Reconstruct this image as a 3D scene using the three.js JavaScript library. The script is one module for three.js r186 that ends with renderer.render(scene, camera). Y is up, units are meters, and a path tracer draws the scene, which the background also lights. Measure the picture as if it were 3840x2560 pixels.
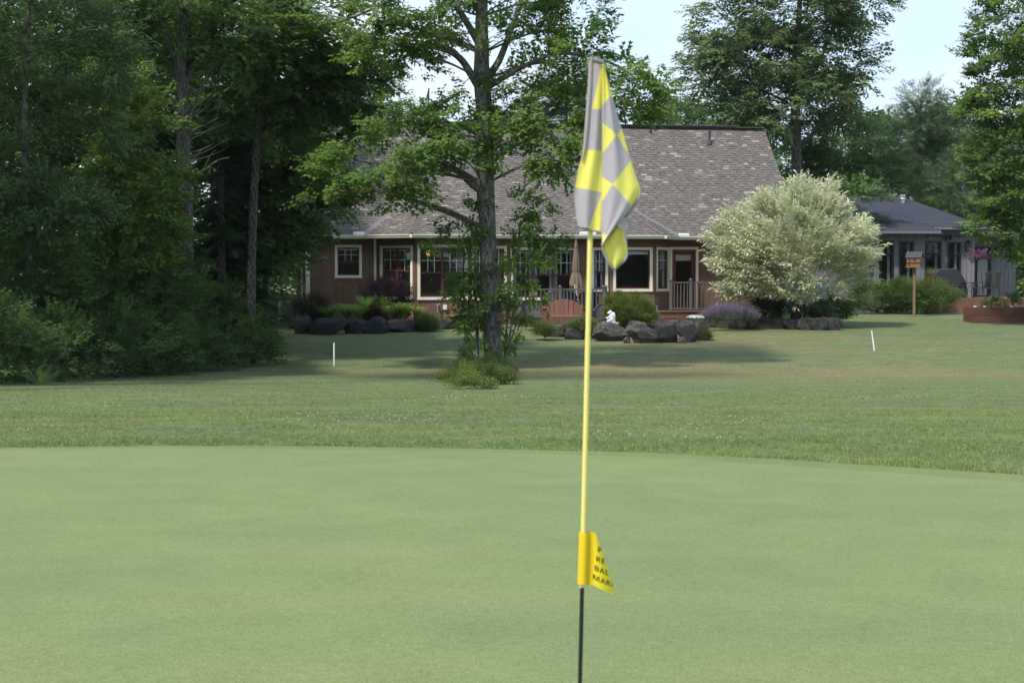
import * as THREE from 'three';
import { mergeGeometries, mergeVertices } from 'three/addons/utils/BufferGeometryUtils.js';
import { RoundedBoxGeometry } from 'three/addons/geometries/RoundedBoxGeometry.js';
import { ImprovedNoise } from 'three/addons/math/ImprovedNoise.js';

// ---------------------------------------------------------------- camera, sky, sun, exposure
const scene = new THREE.Scene();
const F = 6000, PITCH = Math.atan(240 / F);                 // photograph is 3840 x 2560, focal length in its pixels
const camera = new THREE.PerspectiveCamera(2 * Math.atan(1280 / F) * 180 / Math.PI, 1.5, 0.1, 1200);
camera.position.set(0, 1.6, 0);
camera.rotation.x = -PITCH;
camera.focus = 46;
camera.userData.fStop = 11;
const renderer = new THREE.WebGLRenderer({ antialias: true });
renderer.toneMapping = THREE.LinearToneMapping;
renderer.toneMappingExposure = 1.6;
renderer.shadowMap.enabled = true;
const SUN = new THREE.Vector3(-0.40, 0.83, 0.39).normalize();
const sun = new THREE.DirectionalLight(new THREE.Color(1.0, 0.93, 0.84), 3.1);
sun.position.copy(SUN).multiplyScalar(120).add(new THREE.Vector3(0, 0, -45));
sun.target.position.set(0, 0, -45);
sun.castShadow = true; sun.shadow.radius = 9;
sun.shadow.mapSize.set(4096, 4096);
Object.assign(sun.shadow.camera, { left: -60, right: 60, top: 60, bottom: -60, near: 1, far: 260 });
scene.add(sun, sun.target);
const noise = new ImprovedNoise();
const fbm = (x, y, z = 0, o = 4) => { let s = 0, a = 0.5; for (let i = 0; i < o; i++) { s += a * noise.noise(x, y, z + i * 7.3); x *= 2.03; y *= 2.03; z *= 2.03; a *= 0.5; } return s; };
const lin = (r, g, b) => new THREE.Color().setRGB(r, g, b);
{ // hazy pale summer sky with thin cloud
  const w = 1024, h = 512, d = new Float32Array(w * h * 4);
  for (let j = 0; j < h; j++) for (let i = 0; i < w; i++) {
    const el = ((j + 0.5) / h - 0.5) * Math.PI, az = (i + 0.5) / w * Math.PI * 2;
    const y = Math.sin(el), cx = Math.cos(el) * Math.cos(az), cz = Math.cos(el) * Math.sin(az);
    const k = Math.pow(Math.max(0, y), 0.55);
    let r = 0.56 + (0.38 - 0.56) * k, g = 0.665 + (0.535 - 0.665) * k, b = 0.765 + (0.74 - 0.765) * k;
    const n = fbm(cx * 3 / (0.35 + Math.abs(y)), cz * 3 / (0.35 + Math.abs(y)), 3.1, 5);
    const c = THREE.MathUtils.smoothstep(n, -0.05, 0.42) * 0.7;
    r += (0.70 - r) * c; g += (0.72 - g) * c; b += (0.75 - b) * c;
    const o = (j * w + i) * 4; d[o] = r; d[o + 1] = g; d[o + 2] = b; d[o + 3] = 1;
  }
  const t = new THREE.DataTexture(d, w, h, THREE.RGBAFormat, THREE.FloatType);
  t.mapping = THREE.EquirectangularReflectionMapping; t.magFilter = t.minFilter = THREE.LinearFilter; t.needsUpdate = true;
  scene.background = t; scene.environment = t;
  scene.fog = new THREE.FogExp2(lin(0.80, 0.88, 0.96), 0.0001);
}

// ---------------------------------------------------------------- helpers
let seed = 20240711;
const rnd = () => { seed = (seed + 0x6D2B79F5) | 0; let t = Math.imul(seed ^ (seed >>> 15), 1 | seed); t = (t + Math.imul(t ^ (t >>> 7), 61 | t)) ^ t; return ((t ^ (t >>> 14)) >>> 0) / 4294967296; };
const R = (a, b) => a + (b - a) * rnd();
const gauss = () => (rnd() + rnd() + rnd() + rnd() - 2) * 0.87;
const V3 = (x, y, z) => new THREE.Vector3(x, y, z);
const lerp = THREE.MathUtils.lerp, smooth = THREE.MathUtils.smoothstep, clamp = THREE.MathUtils.clamp;
const CAM = V3(0, 1.6, 0);
function ray(px, py) { const a = (px - 1920) / F, b = -(py - 1280) / F, s = Math.sin(PITCH), c = Math.cos(PITCH); return V3(a, b * c - s, -b * s - c); }
function P(px, py, d) { const r = ray(px, py); return r.multiplyScalar(d / -r.z).add(CAM); }
const SC = d => F / d;                                     // photograph pixels per metre at distance d
// ground profile: level green, a shallow dip, a rise to the houses
const PROF = [[0, 0], [14.5, 0], [20, -0.12], [25, -0.29], [30, -0.48], [36, -0.68], [42.5, -0.76], [50, -0.46], [60, -0.05], [70, 0.1], [100, 0.3], [200, 0.6], [500, 1]];
function H(x, z) {
  const d = -z;
  let y = 0;
  if (d > 0) for (let i = 0; i < PROF.length - 1; i++) if (d >= PROF[i][0] && d <= PROF[i + 1][0]) {
    const [d0, y0] = PROF[i], [d1, y1] = PROF[i + 1];
    const m = k => k <= 0 || k >= PROF.length - 1 ? 0 : (PROF[k + 1][1] - PROF[k - 1][1]) / (PROF[k + 1][0] - PROF[k - 1][0]);
    const L = d1 - d0, t = (d - d0) / L, t2 = t * t, t3 = t2 * t;
    y = (2 * t3 - 3 * t2 + 1) * y0 + (t3 - 2 * t2 + t) * L * m(i) + (-2 * t3 + 3 * t2) * y1 + (t3 - t2) * L * m(i + 1);
    break;
  }
  return y + smooth(d, 17, 24) * 0.05 * noise.noise(x * 0.16, z * 0.13, 1.7) * 1.4;
}
function G(px, py) { const r = ray(px, py); let t = 3; for (; t < 200; t += 0.05) { const p = r.clone().multiplyScalar(t).add(CAM); if (p.y < H(p.x, p.z)) { p.y = H(p.x, p.z); return p; } } return P(px, py, 80); }
const onGround = (px, d) => { const p = P(px, 1040, d); p.y = H(p.x, p.z); return p; };

const names = {};
const numbered = n => { const k = names[n] = (names[n] ?? -1) + 1; return k ? n + '_' + String(k).padStart(3, '0') : n; };
const shade = o => { o.traverse(c => { if (c.isMesh) { c.castShadow = true; c.receiveShadow = true; } }); return o; };
function thing(name, label, category, pos = [0, 0, 0], turn = 0, group) {
  const o = new THREE.Group(); o.name = numbered(name); if (pos.isVector3) o.position.copy(pos); else o.position.set(...pos); o.rotation.y = turn;
  o.userData = { label, category }; if (group) o.userData.group = group; scene.add(o); return o;
}
function tag(o, label, category, group, kind) { o.userData = { label, category }; if (group) o.userData.group = group; if (kind) o.userData.kind = kind; return o; }
function mesh(name, geo, m, parent) { const o = new THREE.Mesh(geo, m); o.name = parent ? name : numbered(name); (parent || scene).add(o); o.castShadow = o.receiveShadow = true; return o; }
const bx = (w, h, d, x = 0, y = 0, z = 0) => { const g = new THREE.BoxGeometry(w, h, d); g.translate(x, y, z); return g; };
const rbx = (w, h, d, x = 0, y = 0, z = 0, r = 0.01) => { const g = new RoundedBoxGeometry(w, h, d, 2, Math.min(r, w / 2.1, h / 2.1, d / 2.1)); g.translate(x, y, z); return g; };
const cyl = (r0, r1, h, x, y, z, n = 12) => { const g = new THREE.CylinderGeometry(r0, r1, h, n); g.translate(x, y, z); return g; };
const merge = a => mergeGeometries(a.map(g => { const q = g.index ? g.toNonIndexed() : g; for (const k of Object.keys(q.attributes)) if (!['position', 'normal', 'uv'].includes(k)) q.deleteAttribute(k); return q; }));
const UNIT = new THREE.BoxGeometry(1, 1, 1);
function box(name, m, parent, w, h, d, x, y, z) { const o = mesh(name, UNIT, m, parent); o.scale.set(w, h, d); o.position.set(x, y, z); return o; }
function bar(a, b, r, n = 6) { const g = new THREE.CylinderGeometry(r, r, a.distanceTo(b), n); g.applyQuaternion(new THREE.Quaternion().setFromUnitVectors(V3(0, 1, 0), b.clone().sub(a).normalize())); g.translate((a.x + b.x) / 2, (a.y + b.y) / 2, (a.z + b.z) / 2); return g; }
const tube = (pts, r, n = 24, k = 6) => new THREE.TubeGeometry(new THREE.CatmullRomCurve3(pts), n, r, k);
// tube with a radius of its own at each point
function taper(pts, rad, seg = 10, step = 4, rough = 0) {
  const c = new THREE.CatmullRomCurve3(pts), n = Math.max(2, (pts.length - 1) * step), pos = [], uv = [], idx = [];
  const fr = c.computeFrenetFrames(n); let len = 0, last = null;
  for (let i = 0; i <= n; i++) {
    const t = i / n, p = c.getPoint(t), q = t * (rad.length - 1), a = Math.min(Math.floor(q), rad.length - 2), r = lerp(rad[a], rad[a + 1], q - a);
    if (last) len += last.distanceTo(p); last = p;
    for (let j = 0; j <= seg; j++) {
      const an = j / seg * Math.PI * 2, k = r * (1 + rough * noise.noise(Math.cos(an) * 2 + pts[0].x, Math.sin(an) * 2, len * 1.4));
      const v = p.clone().addScaledVector(fr.normals[i], Math.cos(an) * k).addScaledVector(fr.binormals[i], Math.sin(an) * k);
      pos.push(v.x, v.y, v.z); uv.push(j / seg * Math.max(1, Math.round(rad[0] * 14)) * 0.5, len * 1.2);
    }
  }
  for (let i = 0; i < n; i++) for (let j = 0; j < seg; j++) { const a = i * (seg + 1) + j, b = a + seg + 1; idx.push(a, b, a + 1, b, b + 1, a + 1); }
  const g = new THREE.BufferGeometry(); g.setAttribute('position', new THREE.Float32BufferAttribute(pos, 3)); g.setAttribute('uv', new THREE.Float32BufferAttribute(uv, 2)); g.setIndex(idx); g.computeVertexNormals(); return g;
}
function poly(pts, uvs) { // convex polygon in space
  const p = [], u = []; for (let i = 1; i < pts.length - 1; i++) for (const k of [0, i, i + 1]) { p.push(pts[k].x, pts[k].y, pts[k].z); u.push(...(uvs ? uvs[k] : [0, 0])); }
  const g = new THREE.BufferGeometry(); g.setAttribute('position', new THREE.Float32BufferAttribute(p, 3)); g.setAttribute('uv', new THREE.Float32BufferAttribute(u, 2)); g.computeVertexNormals(); return g;
}
function slab(pts, th) { // convex polygon with thickness, th along minus normal
  const n = pts[1].clone().sub(pts[0]).cross(pts[2].clone().sub(pts[0])).normalize(), low = pts.map(p => p.clone().addScaledVector(n, -th)), a = [poly(pts), poly([...low].reverse())];
  pts.forEach((p, i) => { const q = (i + 1) % pts.length; a.push(poly([p, low[i], low[q], pts[q]])); });
  return merge(a);
}
function tex(w, h, f, srgb = true) { // f(x, y in 0..1) -> [r,g,b] 0..1
  const d = new Uint8Array(w * h * 4); for (let j = 0; j < h; j++) for (let i = 0; i < w; i++) { const c = f(i / w, j / h), o = (j * w + i) * 4; d[o] = clamp(c[0], 0, 1) * 255; d[o + 1] = clamp(c[1], 0, 1) * 255; d[o + 2] = clamp(c[2], 0, 1) * 255; d[o + 3] = 255; }
  const t = new THREE.DataTexture(d, w, h); if (srgb) t.colorSpace = THREE.SRGBColorSpace; t.wrapS = t.wrapT = THREE.RepeatWrapping; t.magFilter = THREE.LinearFilter; t.minFilter = THREE.LinearMipmapLinearFilter; t.generateMipmaps = true; t.needsUpdate = true; return t;
}
// noise that repeats without a seam on the unit square
const tn = (x, y, f, s = 0) => { const q = (u, v) => noise.noise(u * f, v * f, s); const a = x, b = y; return (q(a, b) * (1 - a) * (1 - b) + q(a - 1, b) * a * (1 - b) + q(a, b - 1) * (1 - a) * b + q(a - 1, b - 1) * a * b) / Math.sqrt(((1 - a) ** 2 + a * a) * ((1 - b) ** 2 + b * b)); };
const std = (r, g, b, rough = 0.8, o = {}) => new THREE.MeshStandardMaterial({ color: lin(r, g, b), roughness: rough, ...o });
const grainTex = tex(128, 512, (x, y) => { const n = 0.86 + 0.16 * tn(x, y, 24, 2) + 0.14 * tn(x, (y * 0.5) % 1, 7, 5); return [n, n, n]; });
const speck = tex(512, 512, (x, y) => { const n = 0.86 + 0.2 * tn(x, y, 60, 1) + 0.16 * tn(x, y, 12, 3); return [n, n, n]; });
const wood = (r, g, b, rough = 0.75) => std(r, g, b, rough, { map: grainTex });
const M = {
  glass: new THREE.MeshPhysicalMaterial({ color: 0xffffff, roughness: 0.02, transmission: 1, thickness: 0, ior: 1.5 }),
  cream: std(0.84, 0.78, 0.62, 0.6), maroon: std(0.11, 0.026, 0.038, 0.5), white: std(0.78, 0.78, 0.76, 0.55), black: std(0.012, 0.012, 0.014, 0.5),
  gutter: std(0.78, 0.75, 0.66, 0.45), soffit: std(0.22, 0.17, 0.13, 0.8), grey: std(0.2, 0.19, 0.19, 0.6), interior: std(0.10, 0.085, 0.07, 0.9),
  flash: std(0.15, 0.13, 0.14, 0.6), steel: std(0.45, 0.46, 0.48, 0.4, { metalness: 0.7 }), stone: std(0.36, 0.35, 0.32, 0.9, { map: speck }),
  plank: [wood(0.245, 0.135, 0.088), wood(0.228, 0.125, 0.082), wood(0.262, 0.146, 0.095), wood(0.236, 0.131, 0.089)],
  deck: [wood(0.24, 0.115, 0.074), wood(0.22, 0.106, 0.068), wood(0.26, 0.125, 0.08)],
};
const barkTex = tex(256, 512, (x, y) => { const n = tn(x, (y * 0.25 + 0.1) % 1, 22, 4), m = tn(x, y, 6, 9), l = tn(x, y, 14, 12); let v = 0.58 + 0.34 * n + 0.22 * m; if (l > 0.34) v += 0.22; return [v, v * 0.98, v * 0.95]; });
const bark = (r, g, b) => std(r, g, b, 0.95, { map: barkTex, bumpMap: barkTex, bumpScale: 0.02 });
M.bark = bark(0.27, 0.26, 0.24); M.barkDark = M.bark; M.barkPale = bark(0.30, 0.28, 0.26); M.barkMaple = bark(0.42, 0.41, 0.39); M.deadwood = std(0.30, 0.28, 0.26, 0.9);

// ---------------------------------------------------------------- ground
const dryness = (x, z) => { // 0 green .. 1 straw; dry patches lie on the open lawn to the right
  const d = -z, n = fbm(x * 0.10, z * 0.22, 2.2, 4), m = fbm(x * 0.5, z * 1.1, 8.1, 3);
  const e1 = Math.hypot((x - 6) / 9.5, (d - 39) / 7.5), e2 = Math.hypot((x - 9) / 9, (d - 50) / 5), e3 = Math.hypot((x + 5) / 5, (d - 40) / 3), area = Math.max(1 - smooth(e1, 0.55, 1.15), (1 - smooth(e2, 0.5, 1.1)) * 0.8, (1 - smooth(e3, 0.4, 1.1)) * 0.4, 0.12);
  return clamp(area * (0.48 + 1.25 * n + 0.7 * m), 0, 1);
};
function lawnColor(x, z) {
  const k = dryness(x, z), n = fbm(x * 0.9, z * 1.7, 5, 3), q = fbm(x * 0.23, z * 0.5, 11, 3);
  const r = lerp(0.166 + 0.07 * q, 0.285, k * 0.9), g = lerp(0.218 + 0.035 * q, 0.222, k * 0.85), b = lerp(0.080, 0.108, k * 0.85), f = 1 + 0.32 * n;
  return [r * f, g * f, b * f];
}
function strip(xs, zs, yOff, colour) {
  const pos = [], col = [], uv = [], idx = [];
  for (const z of zs) for (const x of xs) { const y = H(x, z) + yOff; pos.push(x, y, z); col.push(...colour(x, z)); uv.push(x, -z); }
  const w = xs.length; for (let j = 0; j < zs.length - 1; j++) for (let i = 0; i < w - 1; i++) { const a = j * w + i; idx.push(a, a + 1, a + w, a + 1, a + w + 1, a + w); }
  const g = new THREE.BufferGeometry(); g.setAttribute('position', new THREE.Float32BufferAttribute(pos, 3)); g.setAttribute('color', new THREE.Float32BufferAttribute(col, 3)); g.setAttribute('uv', new THREE.Float32BufferAttribute(uv, 2)); g.setIndex(idx); g.computeVertexNormals(); return g;
}
const range = (a, b, s) => { const r = []; for (let v = a; v < b - 1e-6; v += s) r.push(v); r.push(b); return r; };
const turfTex = tex(1024, 1024, (x, y) => { const n = 0.80 + 0.26 * tn(x, y, 150, 1) + 0.16 * tn(x, y, 46, 2) + 0.10 * tn(x, y, 11, 3); return [n, n, n * 0.98]; });
{
  const t = turfTex.clone(); t.repeat.set(0.33, 0.33); t.needsUpdate = true;
  const xs = [-400, -200, -120, -80, -50, ...range(-34, 34, 0.3), 50, 80, 120, 200, 400], zs = [-500, -300, -200, -140, -110, -90, ...range(-78, -12, 0.3), ...range(-11.5, 12, 2.5), 40, 100].sort((a, b) => a - b);
  const o = mesh('lawn', strip(xs, zs, 0, lawnColor), new THREE.MeshStandardMaterial({ vertexColors: true, roughness: 1, map: t, bumpMap: t, bumpScale: 0.02 }));
  o.userData.kind = 'structure';
}
// the mown green and its collar: outlines traced where they touch the level ground
const edgeAt = (pts, x) => { for (let i = 0; i < pts.length - 1; i++) if (x <= pts[i + 1][0]) return lerp(pts[i][1], pts[i + 1][1], clamp((x - pts[i][0]) / (pts[i + 1][0] - pts[i][0]), 0, 1)); return pts.at(-1)[1]; };
const toD = (list) => list.map(([px, py]) => { const d = 1.6 * F / (py - 1040); return [(px - 1920) / F * d, d]; });
const greenEdge = [[-16, 5], [-13, 9.5], [-9, 13], ...toD([[0, 1692], [600, 1685], [1200, 1690], [1812, 1702], [2170, 1713], [2400, 1721], [2940, 1754], [3400, 1788], [3840, 1822]]), [5.4, 10.6], [7.5, 8], [9, 4]];
const collarEdge = [[-17, 6], [-13.6, 10.4], [-9.4, 13.4], ...toD([[0, 1681], [600, 1672], [1200, 1674], [1812, 1686], [2170, 1694], [2400, 1699], [2940, 1728], [3400, 1758], [3840, 1788]]), [6.2, 11.2], [8.6, 8.4], [10, 4]];
function turfSheet(name, edge, yOff, colour, mat) {
  const xs = range(edge[0][0], edge.at(-1)[0], 0.1), rows = 110, pos = [], col = [], uv = [], idx = [];
  xs.forEach(x => { const d1 = edgeAt(edge, x) + 0.03 * noise.noise(x * 3, 4, 1); for (let j = 0; j <= rows; j++) { const d = lerp(d1, -9, Math.pow(j / rows, 1.4)); pos.push(x, H(x, -d) + yOff, -d); col.push(...colour(x, -d)); uv.push(x, d); } });
  for (let i = 0; i < xs.length - 1; i++) for (let j = 0; j < rows; j++) { const a = i * (rows + 1) + j, b = a + rows + 1; idx.push(a, a + 1, b, b, a + 1, b + 1); }
  const g = new THREE.BufferGeometry(); g.setAttribute('position', new THREE.Float32BufferAttribute(pos, 3)); g.setAttribute('color', new THREE.Float32BufferAttribute(col, 3)); g.setAttribute('uv', new THREE.Float32BufferAttribute(uv, 2)); g.setIndex(idx); g.computeVertexNormals();
  for (let i = 0, n = g.attributes.normal; i < n.count; i++) n.setXYZ(i, 0, 1, 0);
  const o = mesh(name, g, mat); o.userData.kind = 'structure'; return o;
}
{
  const t = tex(2048, 2048, (x, y) => { const n = 0.85 + 0.17 * tn(x, y, 420, 1) + 0.09 * tn(x, y, 190, 2) + 0.05 * tn(x, y, 60, 3) + 0.03 * tn(x, y, 9, 6); return [n * 0.99, n, n * 0.97]; });
  t.repeat.set(0.31, 0.31);
  const gm = new THREE.MeshStandardMaterial({ vertexColors: true, roughness: 0.95, map: t, bumpMap: t, bumpScale: 0.004 });
  const gc = (x, z) => { const a = fbm(x * 0.55, z * 0.9, 4, 4), b = fbm(x * 1.7, z * 2.6, 9, 3), s = fbm(x * 0.25, z * 1.6, 21, 3), f = 1 + 0.08 * b + 0.10 * s; return [(0.202 + 0.055 * a + 0.025 * s) * f, (0.252 + 0.034 * a) * f, (0.094 + 0.006 * a) * f]; };
  turfSheet('green_collar', collarEdge, 0.005, (x, z) => { const c = gc(x, z); return [c[0] * 0.86, c[1] * 0.9, c[2] * 0.72]; }, gm);
  turfSheet('putting_green', greenEdge, 0.012, gc, gm);
}
// grass of the rough: short blades, thick beside the green, thinner where they melt into the lawn
{
  const p = [], c = []; const blades = 7;
  for (let i = 0; i < blades; i++) { const a = R(0, 6.28), r = R(0, 0.035), h = R(0.6, 1.15), w = R(0.003, 0.0055), lx = R(-0.5, 0.5), lz = R(-0.5, 0.5), x = Math.cos(a) * r, z = Math.sin(a) * r, b = R(0, 3.14), dx = Math.cos(b) * w, dz = Math.sin(b) * w;
    p.push(x - dx, -0.01, z - dz, x + dx, -0.01, z + dz, x + lx * 0.03, h * 0.024, z + lz * 0.03); const k = R(0.8, 1.2); for (let q = 0; q < 3; q++) c.push(k, k, k * 0.95); }
  const g = new THREE.BufferGeometry(); g.setAttribute('position', new THREE.Float32BufferAttribute(p, 3)); g.setAttribute('color', new THREE.Float32BufferAttribute(c, 3)); g.computeVertexNormals();
  const list = [];
  for (const [d0, d1, den, sc] of [[11, 16, 560, 1.0], [16, 21, 330, 0.85], [21, 30, 180, 0.7], [30, 44, 90, 0.55], [44, 56, 45, 0.5]]) {
    const n = Math.round((d1 - d0) * (d0 + d1) * 0.36 * den);
    for (let i = 0; i < n; i++) { const d = R(d0, d1), x = R(-0.36, 0.36) * d; const col0 = d < edgeAt(collarEdge, x) + 0.02; if (d < edgeAt(greenEdge, x) + 0.03) continue; if (d > 38 && x < -d * 0.18) continue; const nn = noise.noise(x * 1.5, d * 1.5, 3); list.push([x, -d, sc * R(0.7, 1.25) * (1 + 0.45 * nn) * (col0 ? 0.32 : d < edgeAt(collarEdge, x) + 0.5 ? 1.2 : 1), d]); }
  }
  const o = new THREE.InstancedMesh(g, new THREE.MeshPhysicalMaterial({ vertexColors: true, roughness: 1, specularIntensity: 0.2, side: THREE.DoubleSide, transmission: 0.3, thickness: 0 }), list.length), m = new THREE.Matrix4(), q = new THREE.Quaternion(), col = new THREE.Color();
  list.forEach(([x, z, s], i) => { q.setFromAxisAngle(V3(0, 1, 0), R(0, 6.28)); m.compose(V3(x, H(x, z), z), q, V3(s, s * R(0.8, 1.2), s)); o.setMatrixAt(i, m); const c = lawnColor(x, z), k = R(1.1, 1.55); o.setColorAt(i, col.setRGB(c[0] * k, c[1] * k, c[2] * k)); });
  o.name = 'rough_grass'; scene.add(o); tag(o, 'short rough grass of the lawn beyond the green', 'grass', null, 'stuff');
}
// dry leaf bits on the green
for (const [px, py] of [[2302, 2154], [2267, 2356], [2204, 2358], [640, 2010], [1130, 2260], [3120, 2080], [2780, 2420], [860, 1840], [3480, 2300], [1640, 1960], [410, 2380]]) { const d = 1.6 * F / (py - 1040), s = R(0.006, 0.011); const o = mesh('leaf_bit', tri2(s), std(0.12, 0.09, 0.045, 0.9, { side: THREE.DoubleSide })); o.position.set((px - 1920) / F * d, 0.0165, -d); o.rotation.y = R(0, 6.28); tag(o, 'tiny dry leaf bit lying on the putting green', 'leaf', 'leaf bits on the green'); }
function tri2(s) { const g = new THREE.SphereGeometry(s, 7, 5); g.scale(1.5, 0.28, 0.7); return g; }
// clover heads and small yellow weeds in the lawn
{
  const g = new THREE.IcosahedronGeometry(0.0068, 0), list = [];
  for (let i = 0; i < 5200; i++) { const d = R(15.5, 44), x = R(-0.34, 0.34) * d; const n = noise.noise(x * 0.35, d * 0.3, 6) + 0.5 * noise.noise(x * 1.3, d * 1.1, 2); if (n < 0.30 || d < edgeAt(collarEdge, x) + 0.3) continue; list.push([x, -d]); }
  const o = new THREE.InstancedMesh(g, std(0.62, 0.62, 0.54, 0.9), list.length), m = new THREE.Matrix4();
  list.forEach(([x, z], i) => { const s = R(0.6, 1.2); m.compose(V3(x, H(x, z) + 0.035, z), new THREE.Quaternion(), V3(s, s * 0.8, s)); o.setMatrixAt(i, m); });
  o.name = 'clover_flowers'; scene.add(o); tag(o, 'tiny white clover flowers scattered through the lawn', 'clover', null, 'stuff');
}

// ---------------------------------------------------------------- brown house
const TH = 9 * Math.PI / 180, HO = V3(-770 / F * 58.8, 0, -58.8), HU = V3(Math.cos(TH), 0, -Math.sin(TH)), HV = V3(Math.sin(TH), 0, Math.cos(TH));
function hp(px, py, v, n = HV, o = HO) { const r = ray(px, py), t = (v - CAM.clone().sub(o).dot(n)) / r.dot(n), p = r.multiplyScalar(t).add(CAM).sub(o); return [p.dot(HU), p.y, p.dot(HV)]; }
const house = thing('brown_house', 'brown plank-sided bungalow with a broad shingled roof and cream window trim', 'house', HO, TH);
const BAY = 1.4, EAVE = hp(1300, 880, 0.55)[1], uB = hp(1412, 1000, 0)[0], uC = hp(1557, 1000, BAY)[0], uD = hp(2455, 1000, BAY)[0], uE = hp(2509, 1000, 0)[0], uF = hp(2930, 1000, 0)[0];
const WB = -0.35, WT = EAVE - 0.14;
// one straight wall: a backing panel with openings, vertical planks in front of it
function wallRun(p0, p1, openings, planks = true) {
  const dx = p1[0] - p0[0], dz = p1[1] - p0[1], L = Math.hypot(dx, dz), a = Math.atan2(-dz, dx), g = new THREE.Group();
  g.name = 'wall'; g.position.set(p0[0], 0, p0[1]); g.rotation.y = a; house.add(g);
  const s = new THREE.Shape([new THREE.Vector2(0, WB), new THREE.Vector2(L, WB), new THREE.Vector2(L, WT), new THREE.Vector2(0, WT)]);
  for (const [s0, s1, h0, h1] of openings) s.holes.push(new THREE.Path([new THREE.Vector2(s0, h0), new THREE.Vector2(s0, h1), new THREE.Vector2(s1, h1), new THREE.Vector2(s1, h0)]));
  const eg = new THREE.ExtrudeGeometry(s, { depth: 0.11, bevelEnabled: false }); eg.translate(0, 0, -0.115); mesh('wall_panel', eg, M.soffit, g);
  if (!planks) return g;
  const cuts = new Set([0, L]); for (let q = 0.2; q < L - 0.05; q += 0.2) cuts.add(q); for (const o of openings) { cuts.add(o[0]); cuts.add(o[1]); }
  const cs = [...cuts].sort((x, y) => x - y);
  for (let i = 0; i < cs.length - 1; i++) {
    const c0 = cs[i], c1 = cs[i + 1], mid = (c0 + c1) / 2; if (c1 - c0 < 0.012) continue;
    let spans = [[WB, WT]]; for (const o of openings) if (mid > o[0] && mid < o[1]) spans = spans.flatMap(([b, t]) => [[b, o[2]], [o[3], t]].filter(q => q[1] - q[0] > 0.02));
    for (const [b, t] of spans) box('plank', M.plank[Math.floor(rnd() * 4)], g, c1 - c0 - 0.009, t - b, 0.02, mid, (b + t) / 2, 0.006 + R(0, 0.003));
  }
  return g;
}
// a window set in a run: trim, sashes, panes, glazing bars, a blind
function windowIn(run, s0, s1, h0, h1, { units = 1, cols = 3, hung = true, blind = 0, trim = 0.1, curtain = 0, rowAt = 0.5 } = {}) {
  const w = new THREE.Group(); w.name = 'window'; run.add(w); w.position.set(s0, h0, 0); const W = s1 - s0, Hh = h1 - h0;
  box('casing', M.cream, w, W + 2 * trim, trim, 0.06, W / 2, Hh + trim / 2, 0.02); box('casing', M.cream, w, W + 2 * trim + 0.02, trim, 0.075, W / 2, -trim / 2, 0.026);
  box('casing', M.cream, w, trim, Hh - 0.002, 0.058, -trim / 2, Hh / 2, 0.02); box('casing', M.cream, w, trim, Hh - 0.002, 0.058, W + trim / 2, Hh / 2, 0.02);
  const uw = W / units;
  for (let i = 0; i < units; i++) {
    const x0 = i * uw, cx = x0 + uw / 2, f = 0.045, gs = [bx(uw - 0.004, f, 0.07, cx, f / 2 + 0.001, -0.045), bx(uw - 0.004, f, 0.07, cx, Hh - f / 2 - 0.001, -0.045), bx(f, Hh - 2 * f, 0.068, x0 + f / 2 + 0.002, Hh / 2, -0.045), bx(f, Hh - 2 * f, 0.068, x0 + uw - f / 2 - 0.002, Hh / 2, -0.045)];
    const mid = Hh * rowAt; if (hung) gs.push(bx(uw - 2 * f, 0.05, 0.06, cx, mid, -0.045));
    mesh('sash', merge(gs), M.maroon, w);
    mesh('pane', bx(uw - 2 * f + 0.01, Hh - 2 * f + 0.01, 0.006, cx, Hh / 2, -0.06), M.glass, w);
    if (hung) { const top = Hh - f, bot = mid + 0.025, bw = 0.02;
      mesh('glazing_bar', bx(uw - 2 * f, bw, 0.012, cx, (top + bot) / 2, -0.045), M.white, w);
      for (let c = 1; c < cols; c++) mesh('glazing_bar', bx(bw, top - bot - 0.002, 0.010, x0 + f + (uw - 2 * f) * c / cols, (top + bot) / 2, -0.044), M.white, w); }
    if (blind) mesh('blind', bx(uw - 2 * f, blind, 0.03, cx, Hh - f - blind / 2, -0.10), std(0.5, 0.52, 0.55, 0.8), w);
    if (curtain) for (const q of [x0 + 0.10, x0 + uw - 0.10]) mesh('curtain', bx(0.09, Hh - 0.1, 0.03, q, Hh / 2, -0.16), std(0.35, 0.37, 0.42, 0.9), w);
  }
  return w;
}
const runL = []; // left wall, bay side, bay front, right bay side, door wall
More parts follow.
